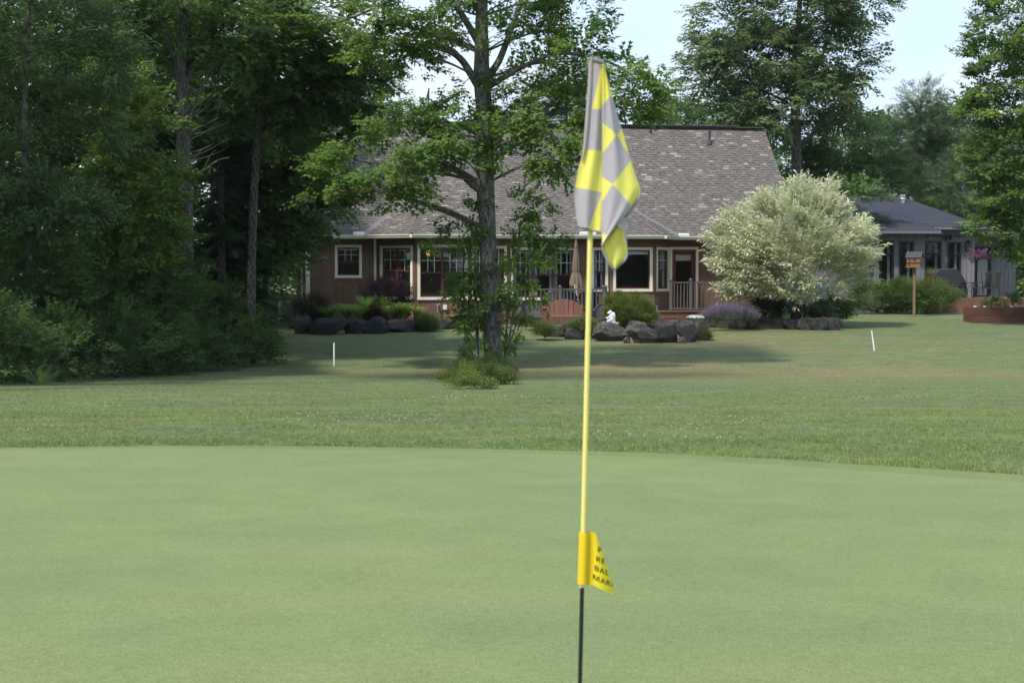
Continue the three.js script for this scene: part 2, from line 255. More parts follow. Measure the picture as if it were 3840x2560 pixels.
{
  // openings come from the photograph through the plane of each wall
  const rect = (x0, x1, y0, y1, v, t = 0.1, off = 0) => { const a = hp(x0, y1, v), b = hp(x1, y0, v); return [a[0] + t - off, b[0] - t - off, a[1] + t, b[1] - t]; };
  const o1 = rect(1255, 1356, 918, 1042, 0);
  const left = wallRun([0, 0], [uB, 0], [o1]); windowIn(left, ...o1, { cols: 3, blind: 0.06 });
  // bay side: its window is placed by the angled plane
  const angled = (p0, p1, x0, x1, y0, y1) => { const d = V3(p1[0] - p0[0], 0, p1[1] - p0[1]), L = d.length(); d.normalize(); const wd = HU.clone().multiplyScalar(d.x).addScaledVector(HV, d.z), n = wd.clone().cross(V3(0, 1, 0)).negate(), o = HO.clone().addScaledVector(HU, p0[0]).addScaledVector(HV, p0[1]);
    const q = (px, py) => { const r = ray(px, py), t = -CAM.clone().sub(o).dot(n) / r.dot(n), p = r.multiplyScalar(t).add(CAM).sub(o); return [p.dot(wd), p.y]; }; const a = q(x0, y1), b = q(x1, y0); return [Math.max(0.13, a[0] + 0.1), Math.min(L - 0.13, b[0] - 0.1), a[1] + 0.1, b[1] - 0.1]; };
  const o2 = angled([uB, 0], [uC, BAY], 1427, 1549, 919, 1122), s2 = wallRun([uB, 0], [uC, BAY], [o2]); windowIn(s2, ...o2, { units: 2, cols: 2, blind: 0.05, rowAt: 0.54 });
  const f = (x0, x1, y0, y1) => rect(x0, x1, y0, y1, BAY, 0.1, uC);
  const o3 = f(1565, 1752, 918, 1124), o3b = f(1768, 1900, 922, 1125), o4 = f(1914, 2164, 928, 1126), o5 = f(2217, 2280, 928, 1093), o6 = f(2299, 2447, 927, 1093);
  const front = wallRun([uC, BAY], [uD, BAY], [o3, o3b, o4, o5, o6]);
  windowIn(front, ...o3, { units: 2, cols: 3, rowAt: 0.49 }); windowIn(front, ...o3b, { units: 2, cols: 3, rowAt: 0.49 }); windowIn(front, ...o4, { units: 3, cols: 3, rowAt: 0.48, blind: 0.06, curtain: 1 });
  windowIn(front, ...o5, { cols: 2, rowAt: 0.44, curtain: 1 }); windowIn(front, ...o6, { hung: false, blind: 0.12 });
  const o7 = angled([uD, BAY], [uE, 0], 2460, 2507, 928, 1093), s7 = wallRun([uD, BAY], [uE, 0], [o7]); windowIn(s7, ...o7, { cols: 2, rowAt: 0.48, curtain: 1 });
  // door wall
  const o8 = rect(2510, 2619, 926, 1160, 0, 0.1, uE); o8[0] = Math.max(0.12, o8[0]); o8[2] = hp(2560, 1163, 0)[1] + 0.02; const dw = wallRun([uE, 0], [uF, 0], [o8]);
  const d = new THREE.Group(); d.name = 'door'; dw.add(d); d.position.set(o8[0], o8[2], 0); const W = o8[1] - o8[0], T = o8[3] - o8[2];
  box('casing', M.cream, d, 0.1, T, 0.06, -0.05, T / 2, 0.02); box('casing', M.cream, d, 0.1, T, 0.06, W + 0.05, T / 2, 0.02); box('casing', M.cream, d, W + 0.2, 0.1, 0.062, W / 2, T + 0.051, 0.02);
  const st = 0.15; mesh('door_leaf', merge([bx(st, T, 0.05, st / 2, T / 2, -0.05), bx(st, T, 0.05, W - st / 2, T / 2, -0.05), bx(W - 2 * st, st, 0.05, W / 2, T - st / 2 - 0.02, -0.05), bx(W - 2 * st, 0.34, 0.05, W / 2, 0.17, -0.05)]), std(0.14, 0.020, 0.034, 0.4), d);
  mesh('pane', bx(W - 2 * st, T - st - 0.36, 0.008, W / 2, 0.34 + (T - st - 0.36) / 2, -0.055), M.glass, d); mesh('blind', bx(W - 2 * st - 0.02, 0.22, 0.02, W / 2, T - st - 0.16, -0.1), std(0.5, 0.5, 0.5, 0.8), d);
  mesh('threshold', bx(W, 0.04, 0.1, W / 2, 0.02, 0.03), M.steel, d); mesh('door_handle', merge([bx(0.03, 0.14, 0.012, 0.075, 1.0, -0.018), bx(0.11, 0.02, 0.02, 0.115, 1.02, 0.0)]), M.steel, d);
  runL.push(left, s2, front, s7, dw);
}
// corner boards, far walls, interior shell
for (const [u, v] of [[-0.012, 0.012]]) { box('corner_board', M.cream, house, 0.14, WT - WB, 0.03, u + 0.06, (WT + WB) / 2, v + 0.025); box('corner_board', M.cream, house, 0.03, WT - WB, 0.14, u - 0.014, (WT + WB) / 2, v - 0.031); }
box('corner_board', M.cream, house, 0.09, WT - WB, 0.03, uB - 0.06, (WT + WB) / 2, 0.035);
const uEav = hp(3011, 890, 0.55)[0];
let vR = -4.5; for (let i = 0; i < 60; i++) { const e = hp(2867, 483, vR)[0] - uEav; vR += e * 2.2; } const RIDGE = hp(2867, 483, vR)[1];
const BACK = 2 * vR - 0.55, uR0 = -0.45, uR1 = uEav;
{
  const back = BACK + 0.5;
  for (const u of [0, uF]) { // gable ends
    const s = new THREE.Shape([[0.0, WB], [0.0, WT], [vR, RIDGE - 0.25], [back, WT], [back, WB]].map(q => new THREE.Vector2(-q[0], q[1]))); const g = new THREE.ExtrudeGeometry(s, { depth: 0.12, bevelEnabled: false }); g.rotateY(Math.PI / 2); g.translate(u ? u - 0.12 : 0.001, 0, -0.13); mesh('end_wall', g, M.plank[0], house);
  }
  box('back_wall', M.plank[1], house, uF, WT - WB, 0.12, uF / 2, (WT + WB) / 2, back);
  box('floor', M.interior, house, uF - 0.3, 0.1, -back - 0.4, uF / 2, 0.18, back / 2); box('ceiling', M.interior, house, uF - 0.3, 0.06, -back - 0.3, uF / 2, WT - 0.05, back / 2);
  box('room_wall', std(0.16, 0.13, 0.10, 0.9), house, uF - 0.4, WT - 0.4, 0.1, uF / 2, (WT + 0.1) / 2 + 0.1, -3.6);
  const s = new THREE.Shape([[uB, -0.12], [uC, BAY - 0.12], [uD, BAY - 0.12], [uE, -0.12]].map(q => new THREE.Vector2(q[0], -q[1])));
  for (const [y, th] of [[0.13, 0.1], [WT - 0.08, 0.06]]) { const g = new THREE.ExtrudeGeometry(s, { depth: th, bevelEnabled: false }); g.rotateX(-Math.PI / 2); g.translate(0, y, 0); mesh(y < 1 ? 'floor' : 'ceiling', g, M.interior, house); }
}
// roof
const OV = 0.55, fv = BAY + 0.5;
const eB = hp(1365, 886, OV)[0], eC = hp(1543, 884, fv)[0], eD = hp(2490, 889, fv)[0], eE = hp(2541, 892, OV)[0];
const slope = (RIDGE - EAVE) / (OV - vR), hb = (() => { let lo = EAVE, hi = RIDGE; for (let i = 0; i < 40; i++) { const m = (lo + hi) / 2, v = OV - (m - EAVE) / slope, y = hp(1634, 668, v)[1]; if (y > m) lo = m; else hi = m; } return lo; })();
const vb = OV - (hb - EAVE) / slope, aL = hp(1634, 668, vb)[0], aR = hp(2174, 640, vb)[0];
const planes = { main: [[uR0, EAVE, OV], [uR1, EAVE, OV], [uR1, RIDGE, vR], [uR0, RIDGE, vR]], bayF: [[eC, EAVE, fv], [eD, EAVE, fv], [aR, hb, vb], [aL, hb, vb]], bayL: [[eB, EAVE, OV], [eC, EAVE, fv], [aL, hb, vb]], bayR: [[eD, EAVE, fv], [eE, EAVE, OV], [aR, hb, vb]] };
for (const k in planes) planes[k] = planes[k].map(q => V3(...q));
for (const k in planes) mesh('roof_deck', slab(planes[k], k === 'main' ? 0.09 : 0.05), std(0.05, 0.045, 0.042, 0.95), house);
mesh('roof_deck', slab([[uR1, EAVE, BACK], [uR0, EAVE, BACK], [uR0, RIDGE, vR], [uR1, RIDGE, vR]].map(q => V3(...q)), 0.09), std(0.05, 0.045, 0.042, 0.95), house);
{
  const tones = [[0.168, 0.146, 0.134], [0.152, 0.132, 0.122], [0.184, 0.160, 0.146], [0.160, 0.141, 0.133], [0.33, 0.295, 0.25], [0.27, 0.24, 0.205]];
  const tabs = [], E = 0.146;
  const inside = (p, pg) => { let c = false; for (let i = 0, j = pg.length - 1; i < pg.length; j = i++) if ((pg[i][1] > p[1]) !== (pg[j][1] > p[1]) && p[0] < (pg[j][0] - pg[i][0]) * (p[1] - pg[i][1]) / (pg[j][1] - pg[i][1]) + pg[i][0]) c = !c; return c; };
  for (const k in planes) {
    const pl = planes[k], o = pl[0], s = pl[1].clone().sub(o).normalize(), n = s.clone().cross(pl.at(-1).clone().sub(o)).normalize(), t = n.clone().cross(s), q = pl.map(p => { const r = p.clone().sub(o); return [r.dot(s), r.dot(t)]; }), top = Math.max(...q.map(p => p[1]));
    const hole = k === 'main' ? [V3(eB, EAVE, OV), V3(eE, EAVE, OV), V3(aR, hb, vb), V3(aL, hb, vb)].map(p => { const r = p.sub(o); return [r.dot(s), r.dot(t)]; }) : null;
    for (let r = 0; r * E < top - 0.02; r++) {
      const y0 = r * E, y1 = Math.min(y0 + E + 0.02, top), ym = (y0 + Math.min(y0 + E, top)) / 2, xs = [];
      for (let i = 0; i < q.length; i++) { const a = q[i], b = q[(i + 1) % q.length]; if ((a[1] - ym) * (b[1] - ym) < 0) xs.push(a[0] + (b[0] - a[0]) * (ym - a[1]) / (b[1] - a[1])); }
      if (xs.length < 2) continue; const x0 = Math.min(...xs), x1 = Math.max(...xs); let x = x0, lift = rnd() < 0.5;
      while (x < x1 - 0.01) { let w = Math.min(lift ? R(0.16, 0.34) : R(0.10, 0.24), x1 - x); if (x1 - x - w < 0.05) w = x1 - x; const mid = x + w / 2;
        if (!hole || !inside([mid, ym], hole)) { const m = rnd(), tone = lift && m < 0.075 ? 4 : lift && m < 0.13 ? 5 : Math.floor(rnd() * 4), th = lift ? 0.021 : 0.007;
          tabs.push({ o, s, t, n, x0: x + 0.002, x1: x + w - 0.002, y0, y1, th, tone, key: (k === 'main' ? 0 : 6) - ym + (tone > 3 ? 5 : 0) }); }
        x += w; lift = !lift; }
    }
  }
  const geo = b => { const at = (x, y, z) => b.o.clone().addScaledVector(b.s, x).addScaledVector(b.t, y).addScaledVector(b.n, z), a0 = at(b.x0, b.y0, 0), a1 = at(b.x1, b.y0, 0), b0 = at(b.x0, b.y0, b.th), b1 = at(b.x1, b.y0, b.th), c0 = at(b.x0, b.y1, 0.004), c1 = at(b.x1, b.y1, 0.004); return [[b0, b1, c1], [b0, c1, c0], [a0, a1, b1], [a0, b1, b0], [a0, b0, c0], [a1, c1, b1]]; };
  tabs.sort((a, b) => b.key - a.key);
  const tm = tones.map(c => std(...c, 0.95, { map: speck }));
  tabs.slice(0, 300).forEach(b => { const p = [], u = []; for (const f of geo(b)) for (const v of f) { p.push(v.x, v.y, v.z); u.push(v.x, v.y); } const g = new THREE.BufferGeometry(); g.setAttribute('position', new THREE.Float32BufferAttribute(p, 3)); g.setAttribute('uv', new THREE.Float32BufferAttribute(u, 2)); g.computeVertexNormals(); mesh('shingle', g, tm[b.tone], house); });
  const p = [], c = [], u = []; for (const b of tabs.slice(300)) { const k = R(0.9, 1.1); for (const f of geo(b)) for (const v of f) { p.push(v.x, v.y, v.z); u.push(v.x, v.y); c.push(tones[b.tone][0] * k, tones[b.tone][1] * k, tones[b.tone][2] * k); } }
  const g = new THREE.BufferGeometry(); g.setAttribute('position', new THREE.Float32BufferAttribute(p, 3)); g.setAttribute('uv', new THREE.Float32BufferAttribute(u, 2)); g.setAttribute('color', new THREE.Float32BufferAttribute(c, 3)); g.computeVertexNormals();
  mesh('shingles', g, new THREE.MeshStandardMaterial({ vertexColors: true, roughness: 0.95, map: speck }), house).userData.kind = 'stuff';
  // hip and ridge caps
  const caps = (a, b, w, lift) => { const L = a.distanceTo(b), d = b.clone().sub(a).normalize(), side = d.clone().cross(V3(0, 1, 0)).normalize(), up = side.clone().cross(d); for (let i = 0; i < L / 0.15; i++) { const q = a.clone().addScaledVector(d, i * 0.15), e = q.clone().addScaledVector(d, 0.2), z = lift + 0.018; 
      const gg = merge([poly([q.clone().addScaledVector(up, z), e.clone().addScaledVector(up, lift), e.clone().addScaledVector(side, w).addScaledVector(up, lift - w * 0.5), q.clone().addScaledVector(side, w).addScaledVector(up, z - w * 0.5)]), poly([q.clone().addScaledVector(up, z), q.clone().addScaledVector(side, -w).addScaledVector(up, z - w * 0.5), e.clone().addScaledVector(side, -w).addScaledVector(up, lift - w * 0.5), e.clone().addScaledVector(up, lift)])]); mesh('cap_shingle', gg, tm[i % 3], house); } };
  caps(V3(eC, EAVE, fv), V3(aL, hb, vb), 0.13, 0.05); caps(V3(eD, EAVE, fv), V3(aR, hb, vb), 0.13, 0.05);
  mesh('ridge_vent', bx(uR1 - uR0 - 1.6, 0.09, 0.26, (uR0 + uR1) / 2 - 0.4, RIDGE + 0.02, vR + 0.02), std(0.03, 0.03, 0.035, 0.8), house);
  for (let x = uR0; x < uR1 - 0.05; x += 0.3) { const hi = x < uR1 - 1.3 ? 0.075 : 0.03; mesh('ridge_cap', bx(0.296, 0.03, 0.34, x + 0.15, RIDGE + hi, vR + 0.02), tm[Math.floor(rnd() * 3)], house); }
  // valley flashing
  const val = (a, b) => { const d = b.clone().sub(a).normalize(), n = V3(0, 0.7, 0.7); const s = d.clone().cross(n).normalize().multiplyScalar(0.09), z = n.multiplyScalar(0.035); mesh('valley_flashing', slab([a.clone().add(s).add(z), b.clone().add(s).add(z), b.clone().sub(s).add(z), a.clone().sub(s).add(z)].reverse(), 0.006), M.flash, house); };
  val(V3(eB, EAVE, OV), V3(aL, hb, vb)); val(V3(eE, EAVE, OV), V3(aR, hb, vb));
  // vent pipe
  const [pu, ph] = hp(2662, 545, vR + 0.75), pv = vR + 0.75, py = EAVE + (OV - pv) * slope; const pipe = new THREE.Group(); pipe.name = 'vent_pipe'; house.add(pipe); pipe.position.set(pu, py, pv);
  mesh('pipe', cyl(0.04, 0.04, 0.62, 0, 0.28, 0), std(0.02, 0.022, 0.03, 0.6), pipe); mesh('collar', cyl(0.06, 0.11, 0.18, 0, 0.07, 0), std(0.03, 0.032, 0.04, 0.6), pipe); const fl = bx(0.34, 0.02, 0.3, 0, 0.0, 0); fl.rotateX(Math.atan(slope)); mesh('flashing', fl, std(0.05, 0.05, 0.06, 0.6), pipe);
  // splash diverters on the eave
  for (const px of [1345, 2205, 2565]) { const [u] = hp(px, 885, px > 1500 && px < 2490 ? fv : OV); mesh('eave_diverter', rbx(px === 2205 ? 0.62 : 0.42, 0.11, 0.1, u, EAVE + 0.05, (px > 1500 && px < 2490 ? fv : OV) + 0.0, 0.03), M.white, house); }
}
// eaves: soffit, fascia, gutters
{
  const path = [[uR0, OV], [eB, OV], [eC, fv], [eD, fv], [eE, OV], [uR1, OV]];
  const s = new THREE.Shape([...path, [uR1, -0.3], [uR0, -0.3]].map(q => new THREE.Vector2(q[0], -q[1]))); const g = new THREE.ExtrudeGeometry(s, { depth: 0.02, bevelEnabled: false }); g.rotateX(-Math.PI / 2); g.translate(0, WT + 0.002, 0); mesh('soffit', g, M.soffit, house);
  for (let i = 0; i < path.length - 1; i++) {
    const [a, b] = [path[i], path[i + 1]], L = Math.hypot(b[0] - a[0], b[1] - a[1]), an = Math.atan2(-(b[1] - a[1]), b[0] - a[0]);
    const sh = new THREE.Shape([[0, 0], [0.085, 0], [0.10, 0.045], [0.125, 0.085], [0.125, 0.12], [0.115, 0.12], [0.112, 0.09], [0.09, 0.05], [0.078, 0.012], [0.01, 0.012], [0.01, 0.12], [0, 0.12]].map(q => new THREE.Vector2(...q)));
    const gg = new THREE.ExtrudeGeometry(sh, { depth: L, bevelEnabled: false }); gg.rotateY(Math.PI / 2); gg.scale(1, 1, -1); gg.index || 0; gg.translate(0, -0.12, 0.012); const p = gg.attributes.position; for (let k = 0; k < p.count; k += 3) { const t = [p.getX(k + 1), p.getY(k + 1), p.getZ(k + 1)]; p.setXYZ(k + 1, p.getX(k + 2), p.getY(k + 2), p.getZ(k + 2)); p.setXYZ(k + 2, ...t); } gg.computeVertexNormals();
    const o = mesh('gutter', gg, M.gutter, house); o.position.set(a[0], EAVE - 0.005, a[1]); o.rotation.y = an;
    const f = box('fascia', M.gutter, house, L, 0.15, 0.02, 0, 0, 0); f.position.set((a[0] + b[0]) / 2, EAVE - 0.075, (a[1] + b[1]) / 2); f.rotation.y = an;
  }
  mesh('downspout', merge([bx(0.08, 2.6, 0.06, 0, 0, 0), bx(0.10, 0.1, 0.16, 0, -1.32, 0.04)]), M.white, house).position.set(uF - 0.02, WT - 1.35, 0.07);
}
// fittings on the wall
{
  const [u1, h1] = hp(1668, 1152, BAY); mesh('outlet_cover', rbx(0.14, 0.17, 0.09, u1, h1, BAY + 0.06, 0.015), M.white, house); mesh('conduit', cyl(0.012, 0.012, 0.34, u1, h1 - 0.24, BAY + 0.05), std(0.35, 0.25, 0.03, 0.6), house);
  const [u2, h2] = hp(1640, 1145, BAY); mesh('tap', merge([bar(V3(u2 + 0.02, h2, BAY), V3(u2, h2, BAY + 0.12), 0.022), bar(V3(u2, h2 + 0.03, BAY + 0.12), V3(u2 - 0.02, h2 - 0.26, BAY + 0.14), 0.02), bar(V3(u2 - 0.07, h2 + 0.02, BAY + 0.12), V3(u2 + 0.07, h2 + 0.05, BAY + 0.12), 0.014)]), M.steel, house);
  // side wall meter, conduit and pipe
  mesh('meter_box', merge([rbx(0.1, 0.5, 0.32, -0.06, 1.75, -1.6, 0.02), cyl(0.02, 0.02, 1.3, -0.06, 0.9, -1.7), rbx(0.1, 0.2, 0.2, -0.06, 0.95, -2.1, 0.02)]), std(0.4, 0.41, 0.43, 0.5), house);
  mesh('vent_duct', taper([V3(-0.05, 0.62, -0.5), V3(-0.25, 0.66, -0.48), V3(-0.29, 0.45, -0.46), V3(-0.29, 0.05, -0.42), V3(-0.32, -0.1, -0.4)], [0.05, 0.05, 0.05, 0.05, 0.06], 10, 6), M.cream, house);
  // lit pendant in the bay room
  const [lu, lh] = hp(1606, 945, -0.6); const lamp = thing('pendant_lamp', 'small lit pendant lamp glowing inside the wide bay window', 'lamp', house.localToWorld(V3(0, 0, 0)), TH);
  house.updateMatrixWorld(true); lamp.position.copy(house.localToWorld(V3(lu, lh, -0.6)));
  mesh('lamp_shade', new THREE.LatheGeometry([[0.03, 0.1], [0.06, 0.02], [0.075, -0.08], [0.05, -0.12]].map(q => new THREE.Vector2(...q)), 16), new THREE.MeshStandardMaterial({ color: lin(0.8, 0.5, 0.2), emissive: lin(1, 0.62, 0.16), emissiveIntensity: 1.6, roughness: 0.6 }), lamp); mesh('cord', cyl(0.006, 0.006, WT - lh - 0.15, 0, 0.1 + (WT - lh - 0.15) / 2, 0), M.black, lamp);
  const pl = new THREE.PointLight(lin(1, 0.62, 0.25), 0.3, 0, 2); pl.position.copy(lamp.position).add(V3(0, -0.2, 0)); pl.castShadow = true; scene.add(pl);
}
// air conditioner by the end wall
{
  const p = P(1077, 1207, 60.5); p.y = H(p.x, p.z); const a = thing('air_conditioner', 'pale grey louvred air conditioner unit beside the end wall of the brown house', 'air conditioner', p, 0.35); const m = std(0.66, 0.64, 0.58, 0.6);
  mesh('housing', rbx(0.62, 0.72, 0.44, 0, 0.40, 0, 0.03), m, a); for (let i = 0; i < 6; i++) mesh('louvre', bx(0.30, 0.07, 0.02, -0.14, 0.14 + i * 0.105, 0.226), std(0.45, 0.44, 0.41, 0.7), a); mesh('base', bx(0.7, 0.06, 0.52, 0, 0.03, 0), M.stone, a);
}
// ---------------------------------------------------------------- decks and railings
const inHouse = (name, label, cat, group) => thing(name, label, cat, HO, TH, group);
function deckAt(label, u0, u1, v0, v1, top) {
  const t = inHouse('deck', label, 'deck');
  for (let v = v0 + 0.07; v < v1; v += 0.145) box('deck_board', M.deck[Math.floor(rnd() * 3)], t, u1 - u0, 0.035, 0.137, (u0 + u1) / 2, top - 0.018, v);
  for (let u = u0 + 0.07; u < u1; u += 0.145) box('skirt_board', M.deck[Math.floor(rnd() * 3)], t, 0.138, top + 0.25, 0.025, u, (top - 0.25) / 2 - 0.03, v1 - 0.03);
  box('frame', M.deck[1], t, u1 - u0 - 0.1, 0.14, v1 - v0 - 0.1, (u0 + u1) / 2, top - 0.12, (v0 + v1) / 2); return t;
}
const D2 = hp(2560, 1165, 1.6)[1], D1 = D2 - 0.16;
const d1 = { u0: hp(1935, 1150, 3.2)[0], u1: hp(2312, 1150, 3.2)[0], v: 3.2 }, d2 = { u0: hp(2468, 1165, 2.4)[0], u1: hp(2935, 1165, 2.4)[0], v: 2.2 };
deckAt('low brown deck below the triple window, behind the slatted bench', d1.u0, d1.u1, BAY + 0.04, d1.v, D1); deckAt('brown deck with board skirt in front of the maroon door', d2.u0, d2.u1, 0.05, d2.v, D2);
{ // step in front of the door deck
  const t = inHouse('deck_step', 'long brown wooden step at the corner of the door deck', 'step'); box('tread', M.deck[0], t, 1.1, 0.04, 0.34, d2.u0 + 0.2, D2 - 0.22, d2.v + 0.2); box('riser', M.deck[1], t, 1.06, D2 + 0.0, 0.03, d2.u0 + 0.2, (D2 - 0.24) / 2 - 0.13, d2.v + 0.34); box('riser', M.deck[1], t, 0.03, D2, 0.3, d2.u0 + 0.72, (D2 - 0.24) / 2 - 0.13, d2.v + 0.19);
}
function railing(label, runs, base, hgt) { // runs: lists of [u, v]
  const t = inHouse('deck_railing', label, 'railing', null), m = std(0.125, 0.115, 0.11, 0.6), seen = new Set();
  for (const pts of runs) pts.forEach((p, i) => {
    const key = p.map(q => q.toFixed(2)).join(); if (!seen.has(key)) { seen.add(key); const post = mesh('post', merge([rbx(0.1, hgt + 0.04, 0.1, 0, (hgt + 0.04) / 2, 0, 0.01), new THREE.SphereGeometry(0.055, 10, 8).translate(0, hgt + 0.07, 0), bx(0.13, 0.02, 0.13, 0, hgt + 0.04, 0)]), m, t); post.position.set(p[0], base, p[1]); }
    if (!i) return; const a = pts[i - 1], L = Math.hypot(p[0] - a[0], p[1] - a[1]), an = Math.atan2(-(p[1] - a[1]), p[0] - a[0]), cx = (a[0] + p[0]) / 2, cz = (a[1] + p[1]) / 2;
    for (const [y, th, nm] of [[hgt - 0.03, 0.05, 'top_rail'], [0.1, 0.045, 'bottom_rail']]) { const o = box(nm, m, t, L - 0.1, th, 0.06, cx, base + y, cz); o.rotation.y = an; }
    const n = Math.round(L / 0.135); for (let k = 1; k < n; k++) { const f = k / n; box('baluster', m, t, 0.032, hgt - 0.17, 0.032, lerp(a[0], p[0], f), base + 0.12 + (hgt - 0.17) / 2, lerp(a[1], p[1], f)); }
  });
  return t;
}
{
  const u = x => hp(x, 1100, d1.v - 0.08)[0], w = x => hp(x, 1100, d2.v - 0.08)[0];
  railing('grey baluster railing behind the slatted bench, below the triple window', [[[u(1940), d1.v - 0.08], [u(2100), d1.v - 0.08], [u(2264), d1.v - 0.08]], [[u(2264), d1.v - 0.08], [u(2305), BAY + 0.25]]], D1, 1.0);
  railing('grey baluster railing in front of the maroon door, running behind the willow', [[[w(2516), d2.v - 0.08], [w(2591), d2.v - 0.08]], [[w(2591), d2.v - 0.08], [w(2765), d2.v - 0.08], [w(2930), d2.v - 0.08]]], D2, 1.08);
}

// ---------------------------------------------------------------- foliage
const tri = (a, b) => { const g = new THREE.BufferGeometry(); g.setAttribute('position', new THREE.Float32BufferAttribute(a, 3)); if (b) g.setAttribute('color', new THREE.Float32BufferAttribute(b, 3)); g.computeVertexNormals(); return g; };
const OUT = { maple: [[0, 0], [0.141, 0.018], [0.405, 0.053], [0.282, 0.229], [0.493, 0.493], [0.211, 0.475], [0.141, 0.634], [0, 1.0]], round: [[0, 0], [0.3, 0.12], [0.42, 0.42], [0.26, 0.76], [0, 1]], lance: [[0, 0], [0.11, 0.3], [0.10, 0.65], [0, 1]], oval: [[0, 0], [0.26, 0.28], [0.24, 0.66], [0, 1]] };
function leafInto(arr, col, kind, pos, dir, nor, size, c) { // one leaf folded along its midrib
  const y = dir.clone().normalize(), x = y.clone().cross(nor).normalize(), z = x.clone().cross(y), half = OUT[kind], at = (u, v, s) => pos.clone().addScaledVector(x, u * size * s).addScaledVector(y, v * size).addScaledVector(z, Math.abs(u) * size * 0.25 - v * v * size * 0.18);
  for (const s of [-1, 1]) for (let i = 1; i < half.length - 1; i++) { const m = kind === 'maple' ? [0, 0.36] : half[0]; const tr = kind === 'maple' ? [[at(0, 0.36, 1), at(...half[i - 1], s), at(...half[i], s)], ...(i === half.length - 2 ? [[at(0, 0.36, 1), at(...half[i], s), at(...half[i + 1], s)]] : [])] : [[at(...half[0], s), at(...half[i], s), at(...half[i + 1], s)]]; for (const t of tr) for (const p of t) { arr.push(p.x, p.y, p.z); col.push(...c); } }
}
function sprayGeo(kind, { n = 10, len = 0.42, size = 0.12, spread = 0.7, tints = [[1, 1, 1]], both = false } = {}) {
  const a = [], c = [];
  for (let i = 0; i < n; i++) {
    const f = (i + 0.5) / n, side = i % 2 ? 1 : -1, an = side * R(0.5, 1.25) * (spread / 0.7), pos = V3(R(-0.02, 0.02) + side * len * 0.10 * R(0, 1.6), f * len, R(-0.06, 0.06));
    const dir = V3(Math.sin(an), Math.cos(an) * R(0.5, 1), R(-0.45, 0.25)), nor = V3(R(-0.45, 0.45), R(-0.45, 0.45), 1), t = tints[Math.floor(rnd() * tints.length)], k = R(0.82, 1.15);
    leafInto(a, c, kind, pos, dir, nor, size * R(0.7, 1.2), t.map(q => q * k));
  }
  const w = 0.004; for (const [x0, x1] of [[-w, w]]) { a.push(x0, 0, 0, x1, 0, 0, 0, len, 0); for (let q = 0; q < 3; q++) c.push(0.5, 0.4, 0.35); }
  return tri(a, c);
}
function needleGeo({ n = 26, len = 0.5, nl = 0.07, w = 0.004, flat = true } = {}) {
  const a = [], c = []; for (let i = 0; i < n; i++) { const f = i / n, s = i % 2 ? 1 : -1, side = V3(s * R(0.7, 1), R(0.2, 0.7), flat ? R(-0.25, 0.25) : R(-1, 1)).normalize(), p = V3(0, f * len, 0), q = p.clone().addScaledVector(side, nl * R(0.8, 1.3) * (1 - f * 0.4)), k = R(0.8, 1.2); a.push(p.x, p.y - w, p.z, p.x, p.y + w, p.z, q.x, q.y, q.z); for (let t = 0; t < 3; t++) c.push(k, k, k); }
  a.push(-0.006, 0, 0, 0.006, 0, 0, 0, len, 0); for (let t = 0; t < 3; t++) c.push(0.5, 0.4, 0.35); return tri(a, c);
}
function frondGeo({ side = 7, len = 0.7, w = 0.22 } = {}) { // flat conifer or fern frond with side twigs
  const a = [], c = []; for (let i = 0; i < side; i++) for (const s of [-1, 1]) { const f = (i + 0.6) / (side + 0.6), p = V3(0, f * len, -f * f * 0.1), L = w * Math.sin(Math.PI * (0.18 + f * 0.78)) * R(0.8, 1.15), d = V3(s, 0.55, R(-0.15, 0.05)).normalize(), q = p.clone().addScaledVector(d, L), h = len / side * 0.34, k = R(0.8, 1.2); a.push(p.x, p.y - h, p.z, p.x, p.y + h, p.z, q.x, q.y, q.z); for (let t = 0; t < 3; t++) c.push(k, k, k); } return tri(a, c);
}
const SPR = {
  maple: sprayGeo('maple', { n: 10, len: 0.42, size: 0.125 }), mapleBig: sprayGeo('maple', { n: 11, len: 0.7, size: 0.19 }), round: sprayGeo('round', { n: 12, len: 0.42, size: 0.075 }), roundBig: sprayGeo('round', { n: 14, len: 0.7, size: 0.13 }),
  oval: sprayGeo('oval', { n: 12, len: 0.26, size: 0.06 }), lance: sprayGeo('lance', { n: 12, len: 0.34, size: 0.10, spread: 0.5 }), small: sprayGeo('oval', { n: 14, len: 0.22, size: 0.034 }), frond: frondGeo(), needle: needleGeo(), pine: needleGeo({ n: 40, len: 0.4, nl: 0.14, w: 0.006, flat: false }), fern: frondGeo({ side: 11, len: 0.6, w: 0.16 }),
  willow: sprayGeo('lance', { n: 18, len: 0.5, size: 0.15, spread: 0.5, tints: [[1, 1, 0.95], [1.3, 1.25, 1.12], [0.55, 0.72, 0.42], [1.0, 1.02, 0.8], [1.3, 1.18, 1.1]] }),
};
const leafMat = (t = 0.45, rough = 1) => new THREE.MeshPhysicalMaterial({ vertexColors: true, roughness: rough, specularIntensity: 0.25, side: THREE.DoubleSide, transmission: t, thickness: 0 });
const LEAF = leafMat(), NEEDLE = leafMat(0.2, 1);
